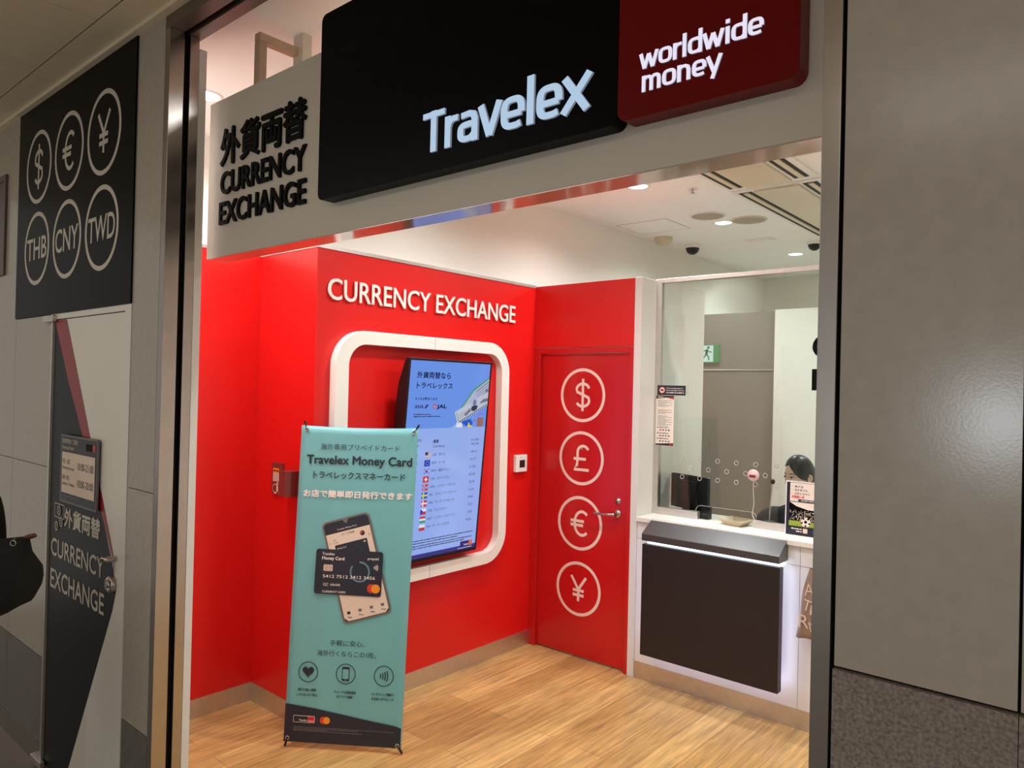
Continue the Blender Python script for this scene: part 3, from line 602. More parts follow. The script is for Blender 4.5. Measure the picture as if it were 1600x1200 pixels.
for i, (nm, ue, num) in enumerate(rows):
    v = 0.607-i*0.0462; p.text(nm, 0.230, ue, v, 0.013, 'scrink', 3); p.text(num, 0.594-0.0087*len(num), 0.594, v+0.003, 0.013, 'scrink', 3); p.dashes(0.062, 0.106, v, 0.010, 'e_ink', 3, i); p.text('7391'[i] if i < 4 else '1', 0.109, 0.117, v, 0.013, 'scrink', 3)
    a, b_, c, d = 0.171, 0.215, v-0.012, v+0.024
    if i == 0: p.rect(a, b_, c, d, 'e_white', 3); [p.rect(a, b_, c+0.0055*k_, c+0.0055*k_+0.0028, 'e_brown', 4) for k_ in range(0, 7)]; p.rect(a, 0.193, v+0.006, d, 'e_ink', 5)
    elif i == 1: p.rect(a, b_, c, d, 'e_blue', 3); [p.disc(0.193+0.011*math.cos(k_*PI/6), v+0.006+0.011*math.sin(k_*PI/6), 0.0015, 'e_yel', 4) for k_ in range(12)]
    elif i == 2: p.ring(0.193, v+0.006, 0, 0.009, 'e_red', 3, 0, PI); p.ring(0.193, v+0.006, 0, 0.009, 'e_blue', 3, PI, 2*PI); [p.rect(0.193+sx*0.016-0.003, 0.193+sx*0.016+0.003, v+0.006+sy*0.011-0.003, v+0.006+sy*0.011+0.003, 'scrink', 3) for sx in (-1, 1) for sy in (-1, 1)]
    elif i == 3: p.rect(a, b_, c, d, 'e_red', 3); p.rect(0.182, 0.204, v+0.002, v+0.010, 'e_white', 4); p.rect(0.189, 0.197, v-0.005, v+0.017, 'e_white', 4)
    elif i in (4, 5, 6):
        bgc, c1, c2 = (('e_red', 'e_white', 'e_blue'), ('e_ltblue', 'e_yel', None), ('e_red', 'e_white', None))[i-4]
        p.rect(a, b_, c, d, bgc, 3); w_ = 0.0045
        p.rect(a, b_, v+0.006-w_, v+0.006+w_, c1, 4); p.rect(0.185-w_, 0.185+w_, c, d, c1, 4)
        if c2: p.rect(a, b_, v+0.006-0.002, v+0.006+0.002, c2, 5); p.rect(0.183, 0.187, c, d, c2, 5)
    elif i == 7: p.rect(a, b_, v+0.006, d, 'e_white', 3); p.rect(a, b_, c, v+0.006, 'e_red', 3); p.poly([(a, c), (0.193, v+0.006), (a, d)], 'e_blue', 4)
    elif i == 8: p.rect(a, b_, c+0.024, d, 'e_red', 3); p.rect(a, b_, c+0.012, c+0.024, 'e_white', 3); p.rect(a, b_, c, c+0.012, 'e_green', 3)
    else: p.rect(a, b_, v+0.006, d, 'e_white', 3); p.rect(a, b_, c, v+0.006, 'e_red', 3)
for v, u1_ in ((0.120, 0.62), (0.106, 0.495), (0.090, 0.615), (0.077, 0.55)): p.dashes(0.03, u1_, v, 0.0062, 'e_ink', 3, int(v*1000))
p.rect(0.519, 0.591, 0.038, 0.069, 'e_navy', 3); p.rect(0.591, 0.621, 0.038, 0.069, 'e_orange', 3); p.text('Travelex', 0.548, 0.588, 0.043, 0.010, 'e_white', 4, off=0.02); p.dashes(0.50, 0.62, 0.027, 0.004, 'e_white', 4, 9)
p.build('display_picture', tv)

tm = thing('thermostat', (XR, 3.78, 1.19), 'small white wall control with dark square display right of white frame', 'thermostat')
MB().box(XR, XR+0.026, 3.722, 3.838, 1.192, 1.306, 'white').build('housing', tm, bevel=0.004); th_ = tm.children[0]; MB().box(XR+0.026, XR+0.0268, 3.757, 3.812, 1.222, 1.272, 'charcoal').build('display', th_)
MB().box(XR+0.026, XR+0.0272, 3.765, 3.775, 1.288, 1.293, 'bteal2').build('indicator', th_)
SFc = FR((0, 2.155, 0), Xv, Zv)
fp = thing('alarm_plate', (-3.473, 2.155, 1.16), 'flat brown wall plate with orange and white stickers left of the brown box', 'wall plate')
MB().box(-3.526, -3.424, 2.143, 2.155, 1.159, 1.327, 'brownbox').build('plate', fp, bevel=0.002)
p = Print(FR((0, 2.143, 0), Xv, Zv)); p.rect(-3.512, -3.455, 1.275, 1.297, 'orange'); p.dashes(-3.507, -3.46, 1.28, 0.011, 'bnavy', 2, 4); p.rect(-3.512, -3.455, 1.228, 1.273, 'bcream')
for q in range(5): p.dashes(-3.509, -3.459, 1.233+q*0.008, 0.003, 'bgrey', 2, q)
p.ring(-3.49, 1.19, 0.020, 0.023, 'bcream', 2); p.rect(-3.476, -3.460, 1.175, 1.205, 'bcream'); p.disc(-3.468, 1.216, 0.008, 'bcream'); p.rect(-3.50, -3.475, 1.162, 1.171, 'bcream'); p.poly([(-3.455, 1.172), (-3.447, 1.162), (-3.457, 1.168)], 'bcream'); p.build('stickers', fp)
b = MB(); b.prism([(-3.372, 2.155), (-3.372, 2.098), (-3.358, 2.085), (-3.300, 2.085), (-3.282, 2.105), (-3.282, 2.155)], FR((0, 0, 1.170), Xv, Yv), 0, 0.128, 'brownbox')
tag(b.build('alarm_box', bevel=0.003), 'boxy brown wall box on narrow red wall, half hidden by the teal banner', 'wall box')

# ================================================================== BANNER STAND
a_ = math.radians(35.9); l_ = math.radians(5)
U_ = Vector((math.cos(a_), math.sin(a_), 0)); nb = Vector((-math.sin(a_), math.cos(a_), 0)); V_ = nb*math.sin(l_)+Zv*math.cos(l_)
BO = Vector((-3.099, 1.987, 0)); BF = FR(BO, U_, V_); N_ = BF[3]
bs = thing('banner_stand', (BO.x+U_.x*0.29, BO.y+U_.y*0.29, 0), 'tall teal standing banner with phone and card picture on wood floor', 'banner')
BP = lambda u, v, t=0.0: BO+U_*u+V_*v+N_*t
b = MB(); nu, nv = 20, 40; grid = []
for j in range(nv+1):
    v = j/nv
    for i in range(nu+1):
        u = i/nu; vv = 0.028+v*(1.549-0.028); sag = -0.007*math.sin(PI*u)*max(0, (v-0.9)*10)
        pinch = 0.004*math.sin(PI*v); uu = -0.004+u*0.574 + 0.010*u*v + pinch*(1 if u > 0.5 else -1)*abs(2*u-1)*0
        uu += (0.008*v if u > 0.99 else 0)
        grid.append(BP(uu, vv+sag, 0.0015*math.sin(PI*u)*math.sin(2.2*PI*v)-0.002))
b.add(grid, [(j*(nu+1)+i, j*(nu+1)+i+1, (j+1)*(nu+1)+i+1, (j+1)*(nu+1)+i) for j in range(nv) for i in range(nu)], 'teal', True)
cl = b.build('banner_cloth', bs); so = cl.modifiers.new('thick', 'SOLIDIFY'); so.thickness = 0.0012
p = Print(FR(BP(0, 0, 0.0022), U_, V_))
p.poly([(-0.004, 0.030), (0.566, 0.030), (0.5675, 0.121), (0.552, 0.126), (0.532, 0.1305), (0.444, 0.1425), (0.302, 0.165), (0.147, 0.189), (-0.004, 0.206)], 'bnavy')
p.text('海外専用プリペイドカード', 0.100, 0.500, 1.431, 0.030, 'btext', ref='海'); p.text('Travelex Money Card', 0.034, 0.564, 1.361, 0.0405, 'bnavy', bold=0.0017); p.text('トラベレックスマネーカード', 0.071, 0.532, 1.290, 0.031, 'btext', bold=0.0008, ref='ト')
p.text('お店で簡単即日発行できます', 0.027, 0.572, 1.197, 0.034, 'bwhite', bold=0.0014, ref='簡')
def rot(pts, c, ang):
    ca, sa = math.cos(ang), math.sin(ang); return [(c[0]+x_*ca-y_*sa, c[1]+x_*sa+y_*ca) for x_, y_ in pts]
PC = (0.3115, 0.862); PA = math.radians(16.2)
p.poly(rot(rrect(-0.122, 0.122, -0.249, 0.249, 0.026), PC, PA), 'phone', 1); p.poly(rot(rrect(-0.114, 0.114, -0.241, 0.241, 0.021), PC, PA), 'bnavy', 2)
p.poly(rot([(-0.112, 0.186), (0.112, 0.186), (0.112, -0.222)] + [(0.094, -0.239), (-0.094, -0.239), (-0.112, -0.222)], PC, PA), 'bcream', 3); p.poly(rot([(-0.016, 0.241), (0.016, 0.241), (0.003, 0.222), (-0.003, 0.222)], PC, PA), 'phone', 3)
q = rot([(-0.052, 0.197)], PC, PA)[0]; p.text('Travelex Money Card', q[0], q[0]+0.10, q[1], 0.007, 'bwhite', 4, tilt=PA)
q = rot([(-0.035, 0.168)], PC, PA)[0]; p.text('カード残高', q[0], q[0]+0.066, q[1], 0.010, 'bnavy', 4, tilt=PA, ref='カ')
p.poly(rot(circ(0.068, 0.156, 0.012, 24), PC, PA), 'bnavy', 4); p.poly(rot(circ(0.064, 0.159, 0.006, 16), PC, PA), 'mcred', 5)
for sx, x_ in ((-1, -0.103), (1, 0.102)): q = rot([(x_, 0.148), (x_-0.004*-sx*-1, 0.1415), (x_, 0.135)], PC, PA); p.line(q[0], q[1], 0.0016, 'bnavy', 4); p.line(q[1], q[2], 0.0016, 'bnavy', 4)
q = rot([(-0.085, 0.150), (-0.085, 0.138)], PC, PA); p.text('USD', q[0][0], q[0][0]+0.018, q[0][1], 0.006, 'bgrey', 4, tilt=PA); p.text('1,000', q[1][0], q[1][0]+0.026, q[1][1], 0.006, 'bgrey', 4, tilt=PA)
p.poly(rot(rrect(-0.080, 0.084, 0.03, 0.128, 0.004), PC, PA), 'bnavy', 4); q = rot([(-0.070, 0.107), (0.024, 0.08)], PC, PA); p.text('Money Card', q[0][0], q[0][0]+0.045, q[0][1], 0.007, 'bwhite', 5, tilt=PA); p.ring(q[1][0], q[1][1], 0.019, 0.0225, 'bring', 5)
p.poly(rot([(0.062, 0.115), (0.074, 0.120), (0.074, 0.110)], PC, PA), 'bwhite', 5); q = rot([(0.066, 0.047)], PC, PA)[0]; p.disc(q[0], q[1], 0.008, 'mcred', 5); p.disc(q[0]+0.008, q[1]+0.001, 0.008, 'orange', 5)
for i, x_ in enumerate((-0.085, -0.028, 0.030, 0.086)):
    q = rot([(x_, -0.205), (x_-0.010, -0.222)], PC, PA); p.poly(rot(rrect(x_-0.008, x_+0.008, -0.207, -0.194, 0.002), PC, PA), 'bgrey' if i else 'bnavy', 4); p.dashes(q[1][0], q[1][0]+0.022, q[1][1], 0.005, 'bgrey', 4, i)
p.poly(rot(rrect(-0.167, 0.167, -0.108, 0.107, 0.013), (0.275, 0.837), math.radians(-0.7)), 'bnavy', 8)
p.text('Travelex', 0.140, 0.202, 0.917, 0.0135, 'bwhite', 9, off=0.01); p.text('Money Card', 0.140, 0.251, 0.8955, 0.0145, 'bwhite', 9, bold=0.0006); p.text('prepaid', 0.368, 0.422, 0.9025, 0.0115, 'bwhite', 9, off=0.01)
p.poly(rrect(0.149, 0.1955, 0.8405, 0.872, 0.005), 'gold', 9)
for a, c in (((0.165, 0.872), (0.165, 0.8405)), ((0.18, 0.872), (0.18, 0.8405)), ((0.149, 0.856), (0.165, 0.856)), ((0.18, 0.856), (0.1955, 0.856))): p.line(a, c, 0.0012, 'bgrey', 10)
p.ring(0.331, 0.843, 0.042, 0.050, 'bteal2', 9, math.radians(-215), math.radians(95)); p.text('5412 7512 3412 3456', 0.148, 0.408, 0.809, 0.0145, 'bwhite', 10, off=0.004)
p.text('VALID', 0.150, 0.177, 0.778, 0.006, 'bwhite', 9); p.text('THRU', 0.150, 0.175, 0.769, 0.006, 'bwhite', 9); p.text('00/00', 0.188, 0.236, 0.771, 0.010, 'bwhite', 9); p.text('CURRENCY CARD', 0.148, 0.265, 0.738, 0.0095, 'bwhite', 9, off=0.006)
p.disc(0.392, 0.7665, 0.0215, 'mcred', 9); p.disc(0.413, 0.7655, 0.0215, 'orange', 10)
for i in range(4): p.ring(0.392, 0.866, 0.008+0.0062*i, 0.0105+0.0062*i, 'bwhite', 9, -0.55, 0.55, 10)
p.text('手軽に安心。', 0.199, 0.371, 0.487, 0.027, 'btext', ref='手'); p.text('海外行くならこの1枚。', 0.139, 0.430, 0.437, 0.028, 'btext', ref='海')
for u in (0.0995, 0.285, 0.472): p.ring(u, 0.3575, 0.0445, 0.0485, 'btext', 1)
hp = [(0.0995+0.0285*16*math.sin(t_)**3/16, 0.3605+0.0285*(13*math.cos(t_)-5*math.cos(2*t_)-2*math.cos(3*t_)-math.cos(4*t_))/16) for t_ in [2*PI*i/40 for i in range(40)]]; p.poly(hp, 'bnavy', 1)
p.poly(rrect(0.267, 0.303, 0.325, 0.390, 0.005), 'bnavy', 1); p.rect(0.2705, 0.2995, 0.335, 0.380, 'teal', 2); p.disc(0.285, 0.330, 0.0025, 'teal', 2)
for i in range(4): p.ring(0.432, 0.3575, 0.022+0.0115*i, 0.0268+0.0115*i, 'bnavy', 1, -0.42, 0.42, 12)
p.text('銀行口座と連携', 0.054, 0.142, 0.268, 0.0125, 'btext', bold=0.0004, ref='銀'); p.text('していないので安心', 0.047, 0.151, 0.244, 0.0125, 'btext', bold=0.0004, ref='銀')
p.text('チャージも残高確認', 0.232, 0.339, 0.266, 0.0125, 'btext', bold=0.0004, ref='残'); p.text('もアプリで簡単', 0.245, 0.324, 0.244, 0.0125, 'btext', bold=0.0004, ref='簡')
p.text('コンタクトレス機能で', 0.416, 0.524, 0.266, 0.0125, 'btext', bold=0.0004, ref='機'); p.text('お支払いがスムーズ', 0.417, 0.524, 0.244, 0.0125, 'btext', bold=0.0004, ref='払')
p.poly(rrect(0.039, 0.1445, 0.1215, 0.1535, 0.003), 'bwhite', 2); p.rect(0.041, 0.111, 0.1235, 0.1515, 'bnavy', 3); p.rect(0.112, 0.1425, 0.1235, 0.1515, 'redprint', 3); p.text('Travelex', 0.068, 0.108, 0.128, 0.0095, 'bwhite', 4, off=0.015); p.dashes(0.116, 0.138, 0.128, 0.005, 'bwhite', 4, 3)
p.line((0.1575, 0.151), (0.1575, 0.123), 0.0012, 'bgrey', 2); p.disc(0.186, 0.1368, 0.0165, 'mcred', 2); p.disc(0.2035, 0.1368, 0.0165, 'orange', 3)
for i, (v, u1_) in enumerate(((0.0995, 0.530), (0.0935, 0.36), (0.0875, 0.21), (0.0825, 0.378))): p.dashes(0.042, u1_, v, 0.0032, 'bgrey', 2, 20+i)
p.build('printed_artwork', bs)
for u, v in ((0.024, 1.529), (0.568, 1.527), (0.014, 0.047), (0.552, 0.042)):
    MB().torus(BP(u, v, 0.003), 0.0075, 0.003, 'chrome', axis=N_, n=18, k=8).build('eyelet', bs)
hub = BP(0.288, 0.78, -0.11)
for (u, v), tip in (((0.024, 1.529), (0.009, 1.572)), ((0.568, 1.527), (0.592, 1.567))):
    pole_ = MB().tube([hub, BP(u+(0.288-u)*0.2, v-0.14, -0.035), BP(u, v, -0.012), BP(*tip, -0.004)], [0.006, 0.005, 0.004, 0.004], 'black').build('pole', bs)
    MB().tube([BP(u+(tip[0]-u)*0.45, v+(tip[1]-v)*0.45, -0.006), BP(*tip, -0.003)], [0.0055, 0.0045], 'black').tube([BP(u+(tip[0]-u)*0.5, v+(tip[1]-v)*0.5, 0.004), BP(u, v, 0.004)], 0.0026, 'black', n=6).build('hook_cap', pole_)
for (u, v), tip in (((0.014, 0.047), (0.003, 0.008)), ((0.552, 0.042), (0.576, 0.008))):
    pole_ = MB().tube([hub, BP(u+(0.288-u)*0.2, v+0.14, -0.035), BP(u, v, -0.012), BP(*tip, -0.001)], [0.006, 0.005, 0.004, 0.004], 'black').build('pole', bs)
    MB().tube([BP(u, v, 0.004), BP((u+tip[0])/2, (v+tip[1])/2, 0.002), BP(*tip, -0.001)], [0.003, 0.0052, 0.006], 'black').build('hook_cap', pole_)
lg = hub+nb*0.30; MB().tube([hub, (lg.x, lg.y, 0.006)], 0.006, 'black').build('rear_leg', bs); MB().ball(hub, 0.022, 0.022, 0.022, 'black').build('hub', bs)

# ================================================================== COUNTER
ct = thing('service_counter', (-1.45, 4.05, 0), 'white service counter with charcoal front panel edged in glowing light', 'counter')
MB().box(-2.332, -0.6, 3.925, 3.955, 0.103, 0.958, 'lam').build('front_panel', ct)
MB().box(-2.332, -0.6, 3.922, 3.95, 0.0, 0.103, 'steel').build('kick_plate', ct)
MB().box(-2.332, -0.6, 3.905, 4.37, 0.958, 0.985, 'frame').build('worktop', ct, bevel=0.002)
MB().box(-2.332, -2.222, 3.9238, 3.926, 0.8522, 0.8538, 'bgrey').build('seam', ct); MB().box(-1.40, -0.6, 3.9238, 3.926, 0.8522, 0.8538, 'bgrey').build('seam', ct)
for x_ in (-1.345, -1.0): MB().box(x_-0.0006, x_+0.0006, 3.9238, 3.926, 0.103, 0.958, 'bgrey').build('seam', ct)
b = MB(); O2 = FR((0, 0, 0), Yv, Zv); b.prism([(3.925, 0.984), (3.918, 0.986), (3.803, 0.914), (3.800, 0.910), (3.800, 0.872), (3.925, 0.872)], O2, -2.226, -1.410, 'hood'); b.build('sloped_hood', ct)
MB().box(-2.222, -1.405, 3.800, 3.850, 0.200, 0.852, 'charcoal').build('dark_panel', ct, bevel=0.001)
b = MB(); b.box(-2.21, -1.418, 3.835, 3.920, 0.8525, 0.858, 'led'); b.build('light_strip', ct)['label'] = 'bright white light strip'
b = MB(); b.box(-2.215, -1.412, 3.853, 3.862, 0.207, 0.215, 'halo'); b.box(-1.420, -1.412, 3.853, 3.862, 0.215, 0.85, 'halo'); b.box(-2.215, -2.207, 3.853, 3.862, 0.215, 0.85, 'halo'); b.build('backlight', ct)['label'] = 'bluish glowing light around the dark panel'
MB().box(-2.0, -1.6, 3.86, 3.925, 0.3, 0.75, 'black').build('panel_mount', ct)

ty = MB(); fr2 = FR((-1.783, 4.115, 0.9855), (0.985, -0.17, 0), (0.17, 0.985, 0))
def trayring(w, d, z, r): return [fr2[0]+fr2[1]*q[0]+fr2[2]*q[1]+Zv*z for q in rrect(-w/2, w/2, -d/2, d/2, r, 3)]
rings = [trayring(0.10, 0.10, 0.0, 0.01), trayring(0.165, 0.15, 0.034, 0.014), trayring(0.155, 0.14, 0.035, 0.012), trayring(0.10, 0.095, 0.006, 0.01)]; nn = len(rings[0])
ty.add([q for r_ in rings for q in r_], [tuple(range(nn))[::-1]]+[(k_*nn+i, k_*nn+(i+1) % nn, (k_+1)*nn+(i+1) % nn, (k_+1)*nn+i) for k_ in range(3) for i in range(nn)]+[tuple(range(3*nn, 4*nn))], 'olive')
tag(ty.build('cash_tray'), 'shallow beige cash tray in the gap under the counter glass', 'tray')
# poster stand on the worktop
ps = thing('poster_stand', (-1.35, 4.03, 0.985), 'small upright poster with football picture standing on counter by the clerk', 'poster')
PSF = FR((-1.4655, 4.02, 0.986), Xv, (0, 0.03, 1)); ap_ = MB().prism([(0, 0), (0.222, 0), (0.222, 0.299), (0, 0.299)], PSF, -0.006, 0.0, 'white').build('acrylic_panel', ps, bevel=0.001)
MB().box(-1.4655, -1.2435, 4.015, 4.075, 0.985, 0.991, 'white').build('foot', ps)
p = Print(PSF); p.rect(0.006, 0.216, 0.008, 0.292, 'bnavy'); p.rect(0.024, 0.216, 0.190, 0.290, 'bwhite', 2)
p.text('・ 米ドル', 0.034, 0.094, 0.264, 0.013, 'bnavy', 3, bold=0.0004, ref='米'); p.text('・ カナダドル', 0.034, 0.116, 0.245, 0.013, 'bnavy', 3, bold=0.0004, ref='米'); p.text('・ メキシコペソ', 0.034, 0.128, 0.226, 0.013, 'bnavy', 3, bold=0.0004, ref='米')
p.text('お取扱い中', 0.034, 0.100, 0.207, 0.014, 'pinkprint', 3, bold=0.0006, ref='取'); p.poly(rrect(0.068, 0.215, 0.191, 0.203, 0.005), 'bnavy', 3); p.dashes(0.085, 0.2, 0.195, 0.004, 'bwhite', 4, 5)
p.rect(0.022, 0.216, 0.060, 0.186, 'letter', 2); p.poly([(0.022, 0.186), (0.06, 0.165), (0.12, 0.150), (0.216, 0.146), (0.216, 0.186)], 'bwhite', 3); rr = random.Random(3)
for i in range(260):
    u, v = rr.uniform(0.024, 0.214), rr.uniform(0.088, 0.142-0.0); p.rect(u, u+0.0035, v, v+0.003, ('bwhite', 'bgrey', 'bcream')[i % 3], 4)
p.rect(0.022, 0.216, 0.058, 0.086, 'grass', 5); p.disc(0.112, 0.083, 0.026, 'bwhite', 6); p.poly(circ(0.112, 0.085, 0.009, 5, 0.3, 0.3+2*PI), 'letter', 7)
for q in range(5): p.poly(circ(0.112+0.021*math.cos(0.3+q*1.256+0.63), 0.084+0.021*math.sin(0.3+q*1.256+0.63), 0.006, 5), 'letter', 7)
p.rect(0.098, 0.122, 0.024, 0.048, 'bcream', 3); p.dashes(0.036, 0.092, 0.04, 0.007, 'bwhite', 3, 8); p.dashes(0.062, 0.092, 0.027, 0.007, 'bwhite', 3, 9); p.poly(rrect(0.146, 0.178, 0.026, 0.040, 0.002), 'bring', 3); p.rect(0.178, 0.196, 0.026, 0.040, 'redprint', 3); p.disc(0.206, 0.033, 0.008, 'bwhite', 3)
p.build('printed_poster', ap_)
# notices on the glass
n1 = thing('card_notice', (-2.21, YG-0.021, 1.733), 'small dark notice with red crossed-out card symbol at upper left of counter glass', 'notice')
n1f = FR((-2.312, YG-0.021, 1.733), Xv, Zv); MB().prism([(0, 0), (0.195, 0), (0.195, 0.061), (0, 0.061)], n1f, 0, 0.0012, 'bnavy').build('sheet', n1)
p = Print(FR((-2.312, YG-0.0222, 1.733), Xv, Zv)); p.disc(0.034, 0.031, 0.021, 'bwhite'); p.ring(0.034, 0.031, 0.017, 0.021, 'redprint', 2); p.rect(0.024, 0.044, 0.025, 0.037, 'bring', 2); p.line((0.021, 0.043), (0.047, 0.019), 0.003, 'redprint', 3)
p.text('We do not accept credit card', 0.062, 0.176, 0.040, 0.0075, 'bwhite', off=0.01); p.text('issued outside Japan. Cash only', 0.062, 0.185, 0.027, 0.0075, 'bwhite', off=0.01); p.dashes(0.062, 0.186, 0.013, 0.006, 'bwhite', 1, 4); p.build('printed_text', n1)
n2 = thing('price_list', (-2.255, YG-0.021, 1.418), 'tall narrow white printed notice hanging at left edge of counter glass', 'notice')
MB().prism([(0, 0), (0.123, 0), (0.123, 0.311), (0, 0.311)], FR((-2.317, YG-0.021, 1.418), Xv, Zv), 0, 0.0012, 'bwhite').build('sheet', n2)
p = Print(FR((-2.317, YG-0.0224, 1.418), Xv, Zv)); p.poly([(0, 0.311), (0.123, 0.311), (0.123, 0.296), (0.07, 0.300), (0, 0.291)], 'bnavy'); p.poly([(0.07, 0.300), (0.123, 0.303), (0.123, 0.289)], 'redprint', 2); p.poly([(0, 0), (0.123, 0), (0.123, 0.018), (0, 0.008)], 'bnavy'); p.rect(0.098, 0.116, 0.003, 0.012, 'redprint', 2); p.dashes(0.012, 0.05, 0.300, 0.005, 'bwhite', 3, 2)
for i in range(22):
    v = 0.28-i*0.0075
    if i in (6, 7, 12): continue
    p.dashes(0.012, 0.012+(0.098, 0.07, 0.1, 0.055)[i % 4], v, 0.003, 'bgrey', 1, 40+i)
for k_, v in enumerate((0.108, 0.072, 0.038)):
    p.disc(0.014, v+0.004, 0.004, 'bnavy'); p.dashes(0.024, 0.09, v+0.002, 0.005, 'bnavy', 1, k_)
    for i in range(4): p.rect(0.026+i*0.02, 0.038+i*0.02, v-0.016, v-0.008, ('redprint', 'bring', 'bgrey', 'bnavy')[(i+k_*2) % 4] if k_ == 0 else 'bgrey')
p.build('printed_text', n2)
# items behind the glass
mo = thing('monitor', (-2.17, 4.25, 0.985), 'dark monitor seen from behind on the counter behind the glass', 'monitor')
MF = FR((-2.322, 4.325, 0.992), (0.31, -0.115, 0), (0, 0, 1)); MB().prism(rrect(0, 0.33, 0.02, 0.235, 0.006), MF, -0.022, 0.0, 'black').prism([(0.06, 0.06), (0.27, 0.06), (0.25, 0.2), (0.08, 0.2)], MF, -0.001, 0.018, 'black').build('housing', mo, bevel=0.002)
b = MB(); b.prism([(0.13, 0.0), (0.20, 0.0), (0.19, 0.1), (0.14, 0.1)], MF, 0.0, 0.02, 'black'); b.box(-2.26, -2.08, 4.20, 4.33, 0.985, 0.993, 'black'); b.build('stand', mo)
b = MB(); b.prism([(4.145, 0.985), (4.19, 0.985), (4.19, 1.062), (4.18, 1.066), (4.145, 1.01)], FR((0, 0, 0), Yv, Zv), -2.03, -1.972, 'black')
tag(b.build('card_terminal', bevel=0.004), 'small black device on the counter beside the monitor', 'device')
dm = thing('intercom_speaker', (-1.685, YG-0.005, 1.284), 'round pinkish intercom disc on the counter glass among the speaking holes', 'intercom')
MB().lathe((-1.685, YG-0.004, 1.284), [(0, 0.016), (0.016, 0.0155), (0.020, 0.012), (0.030, 0.011), (0.034, 0.006), (0.034, 0)], 'pinkmic', axis=(0, -1, 0)).build('disc', dm); MB().box(-1.704, -1.668, YG-0.0215, YG-0.019, 1.272, 1.287, 'brownbox').build('slot', dm)
MB().tube([(-1.685, YG-0.006, 1.25), (-1.683, YG-0.006, 1.18), (-1.678, YG-0.006, 1.12), (-1.688, YG-0.005, 1.06), (-1.678, YG-0.015, 1.045), (-1.66, YG-0.024, 1.028), (-1.62, YG-0.024, 1.026)], 0.0025, 'cable').build('cable', dm)
mi = thing('gooseneck_microphone', (-1.64, 4.3, 0.985), 'thin gooseneck microphone with dark foam head in front of the clerk', 'microphone')
MB().lathe((-1.655, 4.29, 0.985), [(0, 0.02), (0.03, 0.018), (0.035, 0)], 'black').build('base', mi); nk_ = MB().tube([(-1.655, 4.29, 1.0), (-1.652, 4.288, 1.08), (-1.645, 4.286, 1.16), (-1.638, 4.284, 1.224)], 0.0032, 'cable').build('neck', mi); MB().ball((-1.637, 4.284, 1.238), 0.0135, 0.0135, 0.016, 'black').build('foam_head', nk_)
ex = thing('exit_sign', (-2.86, 5.99, 2.02), 'lit green exit sign with running figure on grey wall behind the glass', 'sign')
MB().box(-3.01, -2.775, 5.965, 6.0, 2.02, 2.175, 'green').build('housing', ex, bevel=0.002)
p = Print(FR((0, 5.965, 0), Xv, Zv)); p.rect(-2.945, -2.825, 2.026, 2.169, 'exitw')
bd = lambda a, c, w: p.line(a, c, w, 'exitg', 2)
p.disc(-2.872, 2.150, 0.011, 'exitg', 2); bd((-2.884, 2.135), (-2.890, 2.09), 0.024); bd((-2.884, 2.128), (-2.915, 2.120), 0.008); bd((-2.915, 2.120), (-2.925, 2.102), 0.008); bd((-2.882, 2.132), (-2.862, 2.112), 0.008); bd((-2.862, 2.112), (-2.838, 2.112), 0.008)
bd((-2.890, 2.092), (-2.868, 2.068), 0.011); bd((-2.868, 2.068), (-2.866, 2.040), 0.010); bd((-2.892, 2.09), (-2.910, 2.066), 0.011); bd((-2.910, 2.066), (-2.945, 2.066), 0.010); p.build('running_figure', ex)

# shopping bag hung on the counter front
bg_ = thing('shopping_bag', (-1.23, 3.86, 0.5), 'taupe bag with cream letters hanging against white counter by the right jamb', 'bag')
def bagbody(pts, y0, y1): return MB().prism(pts, FR((0, 0, 0), Xv, Zv), -y1, -y0, 'bagp')
b = MB(); prof = [(-1.334, 0.548), (-1.322, 0.53), (-1.05, 0.515), (-1.04, 0.56), (-1.085, 0.85), (-1.282, 0.862), (-1.296, 0.835), (-1.312, 0.735)]
nz = 9; ring_ = []
for j in range(nz+1):
    t_ = j/nz; z = 0.515+0.347*t_; xl = -1.336+0.056*t_**1.2+0.006*math.sin(7*t_); xr = -1.04-0.045*t_; th = 0.05*(1-0.75*t_)+0.008
    for i in range(16):
        a = 2*PI*i/16; cx_, cw = (xl+xr)/2, (xr-xl)/2; c_, s_ = math.cos(a), math.sin(a)
        ring_.append((cx_+cw*math.copysign(abs(c_)**0.55, c_), 3.865+th*math.copysign(abs(s_)**0.7, s_)+0.004*math.sin(9*a+5*t_), z+0.008*math.sin(3*a)*(1-t_)))
b.add(ring_, [(j*16+i, j*16+(i+1) % 16, (j+1)*16+(i+1) % 16, (j+1)*16+i) for j in range(nz) for i in range(16)]+[tuple(range(16))[::-1]], 'bagp', True); bb_ = b.build('bag_body', bg_)
p = Print(FR((0, 3.7445, 0), Xv, (0, 0.11, 1)))
for ch, u, v, s_, t_ in (('A', -1.285, 0.735, 0.06, 0.1), ('T', -1.296, 0.665, 0.055, -0.2), ('E', -1.255, 0.645, 0.05, -0.1), ('R', -1.305, 0.572, 0.065, 0.05), ('N', -1.245, 0.56, 0.05, 0.3), ('C', -1.195, 0.56, 0.05, -0.1), ('A', -1.19, 0.66, 0.07, 0.15), ('T', -1.14, 0.59, 0.05, 0.1), ('E', -1.13, 0.69, 0.05, 0.1)):
    p.text(ch, u, u+s_*0.75, v, s_, 'bagl', tilt=t_, off=-0.008)
p.build('printed_letters', bb_)
MB().tube([(-1.26, 3.86, 0.855), (-1.23, 3.88, 0.91), (-1.19, 3.90, 0.935), (-1.15, 3.88, 0.91), (-1.12, 3.86, 0.855)], 0.004, 'bagl').build('handle', bg_)
